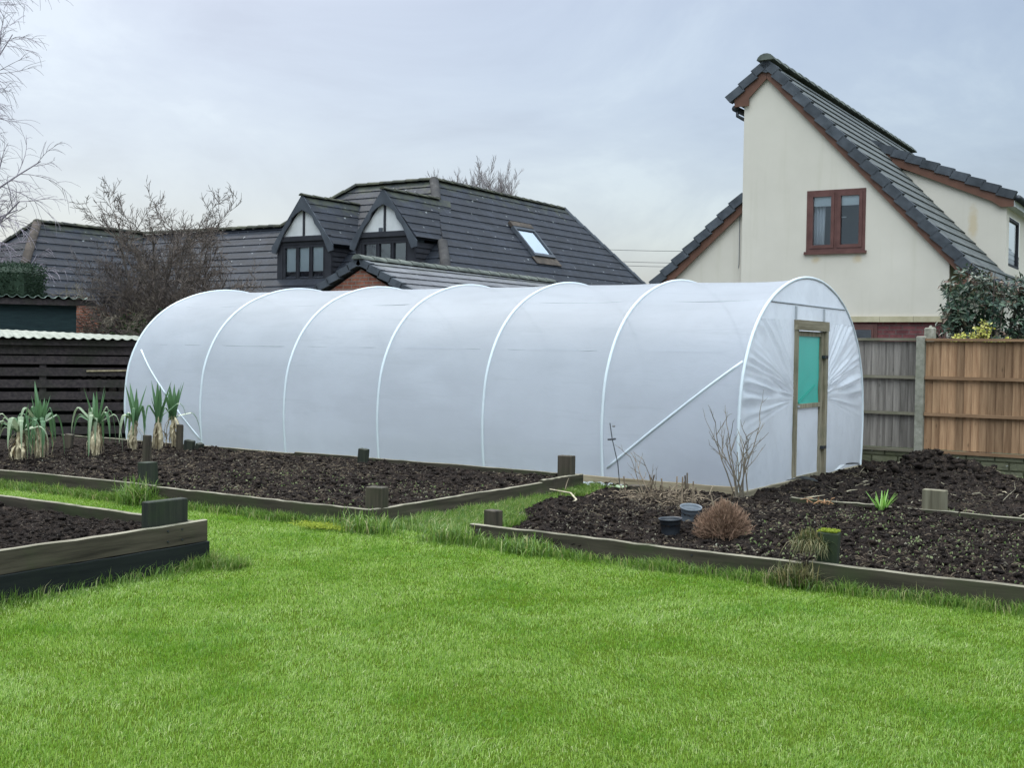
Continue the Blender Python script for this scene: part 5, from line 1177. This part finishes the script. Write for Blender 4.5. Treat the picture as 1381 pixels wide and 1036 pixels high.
# thin wire support, pale straw stalks, orange stalks
m_ = MB(); a = Vector((-5.72, 10.75, .1)); pts = [a, a + Vector((-.03, 0, .25)), a + Vector((-.10, 0, .50)), a + Vector((-.14, .02, .66))]; m_.tube(pts, .005, 5); m_.tube([pts[2] + Vector((-.05, 0, -.01)), pts[2] + Vector((.04, 0, .0))], .01, 5); m_.tube([pts[2] + Vector((0, 0, .13)), pts[2] + Vector((.03, 0, .13))], .008, 4)
solo(m_, 'wire_support', M['black_pl'], 'thin dark bent wire sticking up before the diagonal brace', 'wire', tuple(a))
m_ = MB(); m_.tube([(-5.95, 9.75, .16), (-5.6, 9.55, .17), (-5.42, 9.35, .14), (-5.2, 8.7, .13), (-4.9, 8.35, .12)], [.006, .008, .008, .005, .003], 5)
solo(m_, 'dead_stalk', M['straw'], 'long pale bent stalk lying at the left end of the right bed', 'stalk', (-5.5, 9.4, .13))
for (x, y, lab) in ((-3.65, 10.78, 'tuft of orange dry stalks before the tunnel door'),):
    m_ = MB(); rr = random.Random(5)
    for i in range(9):
        b = Vector((x + rr.gauss(0, .08), y + rr.gauss(0, .05), .11)); d = Vector((rr.gauss(0, 1), rr.gauss(0, .6), .7)).normalized(); m_.tube([b, b + d * .07, b + d * .13 - Vector((0, 0, .04))], [.007, .006, .003], 4)
    solo(m_, 'dry_stalks', M['orange_dry'], lab, 'plant', (x, y, .1))
# pots
def pot(x, y, z0, r, h, mat_, label, tilt=(0, 0)):
    t = thing('plant_pot', label, 'plant pot', (x, y, z0)); T = Matrix.Translation((x, y, z0)) @ Matrix.Rotation(tilt[0], 4, 'X') @ Matrix.Rotation(tilt[1], 4, 'Y'); m_ = MB(); n = 28
    prf = [(r * .74, 0), (r * .80, h * .28), (r * .90, h * .84), (r * .95, h * .85), (r * .96, h * .88), (r * 1.0, h * .89), (r * 1.02, h), (r * .98, h), (r * .93, h * .9), (r * .72, h * .1), (0.001, h * .1)]
    vs = [T @ Vector((a * cos(2 * pi * k / n), a * sin(2 * pi * k / n), b)) for a, b in prf for k in range(n)]
    m_.add(vs, [(i * n + k, i * n + (k + 1) % n, (i + 1) * n + (k + 1) % n, (i + 1) * n + k) for i in range(len(prf) - 1) for k in range(n)]); m_.build('pot_body', mat_, t, smooth=True)
    m_ = MB(); m_.add([T @ Vector((r * .9 * cos(2 * pi * k / n), r * .9 * sin(2 * pi * k / n), h * .62 + .008 * sin(k * 2.1))) for k in range(n)], [tuple(range(n))]); m_.build('compost', M['soil'], t)
pot(-3.92, 8.20, .10, .088, .135, M['black_pl'], 'black plastic plant pot standing in front of the grey one', (R(2), R(-2)))
pot(-4.03, 8.78, .12, .088, .14, M['grey_pl'], 'grey plastic plant pot behind the black pot, slightly tilted', (R(8), R(7)))
# weeds with broad pale leaves, fresh bulb shoots
m_ = MB(); rr = random.Random(3)
for i in range(9):
    a = rr.random() * 6.28; leaf(m_, Vector((-5.52, 10.38, .14)), (cos(a), sin(a), .45), rr.uniform(.08, .15), .035, (0, 0, 1), .1)
solo(m_, 'leafy_weed', M['leek_pale'], 'pale broad leaved weed left of the low brown block', 'plant', (-5.52, 10.38, .12))
m_ = MB()
for i in range(26):
    a = rr.random() * 6.28; o = Vector((cos(a), sin(a), 0)); L = rr.uniform(.10, .20); b = Vector((-3.02, 10.62, .1)) + o * .03; ln = rr.uniform(.15, .8)
    m_.ribbon([b + o * L * ln * f ** 1.4 + Vector((0, 0, L * f)) for f in (0, .35, .7, 1)], [.009, .010, .008, .002], side=(-o.y, o.x, 0), fold=.3)
solo(m_, 'bulb_shoots', M['daff'], 'fresh bright green bulb shoots in the right bed', 'plant', (-3.02, 10.62, .1))

# long grass tufts
def tuft(mb, x, y, z0, n, L, rr, spread=.12, droop=1.0, w=.0035, zmin=.01):
    for i in range(n):
        a = rr.random() * 6.283; o = Vector((cos(a), sin(a), 0)); b = Vector((x + rr.gauss(0, spread), y + rr.gauss(0, spread * .6), z0)); l = L * rr.uniform(.45, 1.1); ln = rr.uniform(.1, .9)
        pts = [b + o * l * ln * f ** 1.6 + Vector((0, 0, l * (f - droop * ln * .55 * f ** 2.4))) for f in (0, .3, .6, .85, 1)]
        for q in pts[1:]: q.z = max(q.z, zmin + .01 * rr.random())
        mb.ribbon(pts, [w, w, w * .8, w * .5, .0004], side=(-o.y, o.x, 0))
rr = random.Random(44)
for (x, y, n, L, sp, lab, mk, z0) in ((-9.05, 7.36, 420, .30, .10, 'shaggy green grass tuft growing over the square side post', 'long_grass', 0),
                               (-6.22, 7.36, 420, .22, .14, 'green grass tuft at the corner post of the leek bed', 'long_grass', 0),
                               (-5.38, 7.38, 520, .20, .12, 'bright grass tuft at the left end of the right bed board', 'long_grass', 0),
                               (-4.68, 7.34, 420, .17, .14, 'low grass tuft leaning on the right bed board', 'long_grass', 0),
                               (-2.60, 7.54, 1300, .155, .04, 'olive tussock covering the post of the right bed', 'dead_grass', .24),
                               (-2.64, 7.36, 420, .17, .07, 'straw coloured tussock at the foot of the overgrown post', 'dead_grass', .02)):
    m_ = MB(); tuft(m_, x, y, z0, n, L, rr, sp, 3.0 if z0 > .1 else 1.1); solo(m_, 'grass_tuft', M[mk], lab, 'grass tuft', (x, y, z0))
m_ = MB(); rr = random.Random(8)
for i in range(1200): leaf(m_, Vector((-2.495 + rr.uniform(-.06, .06), 7.6 + rr.uniform(-.05, .05), .338 + rr.uniform(0, .012))), Vector((0, 0, 1)) + rdir(rr) * .9, .012, .004, rdir(rr))
solo(m_, 'moss_cushion', M['moss'], 'bright yellow moss on top of the overgrown post', 'moss', (-2.49, 7.6, .35))
m_ = MB()
for i in range(2200):
    x_, y_ = -6.62 + rr.gauss(0, .12), 7.28 + rr.gauss(0, .06)
    leaf(m_, Vector((x_, y_, .02 + .02 * rr.random())), Vector((0, 0, 1)) + rdir(rr) * .9, .016, .005, rdir(rr))
solo(m_, 'moss_cushion', M['moss'], 'yellow green moss patch on the lawn below the leek bed corner', 'moss', (-6.75, 7.22, 0))

# ------------------------------------------------------------------ scattered litter and weeds (nobody could count them)
def litter(name, mat_, n, rects, seed, Lr, up=.25, w=(.0015, .004)):
    rr = random.Random(seed); m_ = MB(); P_ = []; rs = np.random.RandomState(seed)
    for (x0, x1, y0, y1, hf) in rects:
        k = n // len(rects); xa, ya = rs.uniform(x0, x1, k * 3), rs.uniform(y0, y1, k * 3)
        kp = rs.rand(k * 3) < np.clip(.33 + 1.6 * fbm(xa + seed * 7, ya, 1.6, 3), .02, 1); xa, ya = xa[kp][:k * 2], ya[kp][:k * 2]
        P_ += list(zip(xa, ya, hf(xa, ya) + .006))
    for x, y, z in P_:
        d = Vector((rr.gauss(0, 1), rr.gauss(0, 1), rr.gauss(0, up))).normalized() * rr.uniform(*Lr); b = Vector((x, y, z)); ww = rr.uniform(*w)
        m_.ribbon([b, b + d * .5 + Vector((0, 0, rr.uniform(0, .012))), b + d], [ww, ww * 1.2, ww * .4], side=(-d.y, d.x, .3))
    return tag(m_.build(name, mat_), kind='stuff', label=None)
R1_ = (-12.5, -6.4, 7.6, 10.9, leek_h); R2_ = (-5.1, -0.6, 7.6, 10.6, right_h); R3_ = (-4.6, -0.6, 10.9, 16.0, far_h); R4_ = (-10, -6.3, 2.7, 5.5, left_h)
litter('plant_litter', M['debris'], 13000, [R1_, R1_, R2_, R3_], 1, (.015, .06))
litter('straw_bits', M['straw_dull'], 5200, [R1_, R1_, R2_, R2_, R3_], 2, (.006, .03), w=(.0015, .005))
litter('small_weeds', M['weed'], 1500, [(-9.5, -6.5, 7.6, 9.6, leek_h), (-3.4, -.8, 7.7, 10.5, right_h), (-3.4, -.8, 7.7, 10.5, right_h)], 3, (.01, .03), 1.0, (.003, .007))
litter('root_strands', M['straw'], 260, [(-4.5, -1.0, 11.0, 15.3, far_h)], 4, (.08, .28), .3, (.002, .004))
litter('fringe_weeds', M['weed'], 1600, [(-3.6, -1.2, 10.9, 11.35, far_h), (-3.1, -1.0, 15.4, 16.3, far_h)], 5, (.02, .07), 1.2, (.002, .005))
rr = random.Random(91)
peb = [(-11.3, 8.0), (-10.9, 7.75), (-8.5, 7.9), (-11.0, 9.9), (-10.2, 9.6), (-9.3, 8.4), (-3.0, 8.9), (-2.4, 9.4), (-1.9, 8.3), (-3.8, 9.3), (-2.2, 10.1)]
for i, (x, y) in enumerate(peb):
    pass
m_ = MB()
for i in range(120):
    R_ = rr.choice([R1_, R2_, R2_, R3_, R4_]); x, y = rr.uniform(R_[0], R_[1]), rr.uniform(R_[2], R_[3]); z = float(R_[4](np.array([x]), np.array([y]))[0]); r_ = rr.uniform(.004, .011)
    m_.tube([(x, y, z - r_ * .3), (x, y, z + r_ * .3), (x, y, z + r_)], [r_, r_ * 1.1, r_ * .4], 6)
tag(m_.build('pebbles', M['concrete']), kind='stuff')

# ------------------------------------------------------------------ overhead wires
for k, (z0, z1, lab) in enumerate(((6.55, 6.88, 'thin overhead wire, highest of the three between the houses'), (6.05, 6.18, 'thin overhead wire, middle one between the houses'), (5.85, 5.98, 'thin overhead wire, lowest of the three between the houses'))):
    m_ = MB(); a = Vector((-38, 46.9, z0 + .9)); b = Vector((-14, 62.9, z1 + .9)); pts = []
    for i in range(21): f = i / 20; p = a.lerp(b, f); p.z -= 4 * f * (1 - f) * 1.0; pts.append(p)
    m_.tube(pts, .011, 4); solo(m_, 'overhead_wire', M['cable'], lab, 'wire', tuple(a), 'overhead wires')

# ------------------------------------------------------------------ lawn grass
def on_lawn(x, y):
    ok = np.ones_like(x, bool)
    ok &= ~((x < LB_R + 0.02) & (y < LB_B + 0.06))
    ok &= ~((x < BACK_R + .05) & (y > BACK_F - 0.02 - 0.028 * np.clip(-8.9 - x, 0, 9)))
    ok &= ~((x > RB_L - .02) & (y > RB_F - 0.05 + 0.03 * np.clip(-2.6 - x, 0, 3)))
    ok &= ~((x > lb_edge(y) + .10 + .15 * np.sin(y * 9)) & (y > 7.5)); ok &= y < 11.25
    return ok
def blades(name, n, h0, h1, w0, w1, seed, dens_fn, mat_, lean=.55, region=(-17, 3.5, 0.5, 11.3)):
    rs = np.random.RandomState(seed); X = []; Y = []; tot = 0
    fx, fy = -sin(YAW), cos(YAW)
    while tot < n:
        x = rs.uniform(region[0], region[1], n); y = rs.uniform(region[2], region[3], n)
        dep = x * fx + y * fy; lat = x * fy - y * fx
        clump = fbm(x, y, 11, 3, .6) + .6 * fbm(x, y, 3.3, 2)
        k = (dep > 3.2) & (rs.rand(n) < np.clip(.72 + 1.6 * clump, .35, 1)) & (np.abs(lat) < dep * .5 + .9) & on_lawn(x, y) & (rs.rand(n) < dens_fn(x, y, dep))
        X.append(x[k]); Y.append(y[k]); tot += k.sum()
    x = np.concatenate(X)[:n]; y = np.concatenate(Y)[:n]; z = lawn_z(x, y)
    dep = x * fx + y * fy
    hh = (h0 + (h1 - h0) * rs.rand(n)) * (0.85 + 0.5 * (fbm(x, y, 1.7, 3) + .2) + 0.6 * fbm(x, y, 9, 3)); ww = (w0 + (w1 - w0) * rs.rand(n)) * np.clip(dep / 7, .8, 1.35)
    a = rs.rand(n) * 6.283; wa = fbm(x, y, 1.1, 2) * 7; o = np.stack([np.cos(a), np.sin(a)], -1) + .35 * np.stack([np.cos(wa), np.sin(wa)], -1); ln = lean * rs.rand(n) ** .8
    fa = rs.rand(n) * 6.283; s = np.stack([np.cos(fa), np.sin(fa)], -1) * ww[:, None]
    B = np.stack([x, y], -1); V = np.zeros((n, 5, 3))
    V[:, 0, :2] = B - s; V[:, 1, :2] = B + s; V[:, 0, 2] = V[:, 1, 2] = z - .004
    m1 = B + o * (hh * ln * .3)[:, None]; V[:, 2, :2] = m1 + s * .8; V[:, 3, :2] = m1 - s * .8; V[:, 2, 2] = V[:, 3, 2] = z + hh * .55
    V[:, 4, :2] = B + o * (hh * ln)[:, None]; V[:, 4, 2] = z + hh * (1 - .35 * ln)
    i = (np.arange(n) * 5)[:, None]
    F = np.concatenate([i + [0, 1, 2], i + [0, 2, 3], i + [3, 2, 4]])
    return tag(npmesh(name, V.reshape(-1, 3), F, mat_), kind='stuff')
blades('grass', 640000, .012, .030, .0009, .0020, 1, lambda x, y, d: np.clip((5.2 / d) ** 1.1, 0, 1), M['grass'], 1.15)
# longer fringe where the mower does not reach
def edge_d(x, y):
    d = np.full_like(x, 9.0)
    d = np.minimum(d, np.where(x < LB_R + .3, np.abs(y - LB_B - .05), 9)); d = np.minimum(d, np.where(y < LB_B + .1, np.abs(x - LB_R - .03), 9))
    d = np.minimum(d, np.where(x < BACK_R + .1, np.abs(y - (BACK_F - .03 - .028 * np.clip(-8.9 - x, 0, 9))), 9)); d = np.minimum(d, np.where(y > BACK_F, np.abs(x - BACK_R - .06), 9))
    d = np.minimum(d, np.where(x > RB_L - .1, np.abs(y - RB_F + .05), 9)); return d
def fringe(x, y, dep):
    d = edge_d(x, y); p = np.exp(-(d / .10) ** 2) * (0.25 + 1.5 * np.clip(fbm(x, y, 2.2, 2) + .25, 0, 1)); return np.clip(p + ((y > 7.6) & (x > BACK_R)) * .5, 0, 1) * np.where(y < LB_B - .2, .35, 1)
blades('long_grass', 42000, .05, .125, .0014, .0028, 2, fringe, M['long_grass'], 1.0)

# ------------------------------------------------------------------ repeats share a group
GR = {'raised_bed': 'raised beds around the lawn', 'wooden_stake': 'thin stakes in the leek bed', 'stump': 'stub posts standing in the soil', 'plastic_offcut': 'plastic scraps by the tunnel door',
      'bare_shrub': 'bare shrubs behind the sheds', 'bramble_thicket': 'bramble thickets behind the sheds', 'variegated_shrub': 'yellow shrubs beyond the fence', 'plant_pot': 'plant pots in the right bed',
      'grass_tuft': 'long grass tufts along the boards', 'moss_cushion': 'yellow moss patches'}
for o in C.objects:
    if o.parent is None and o.name.split('.')[0] in GR and 'group' not in o: o['group'] = GR[o.name.split('.')[0]]
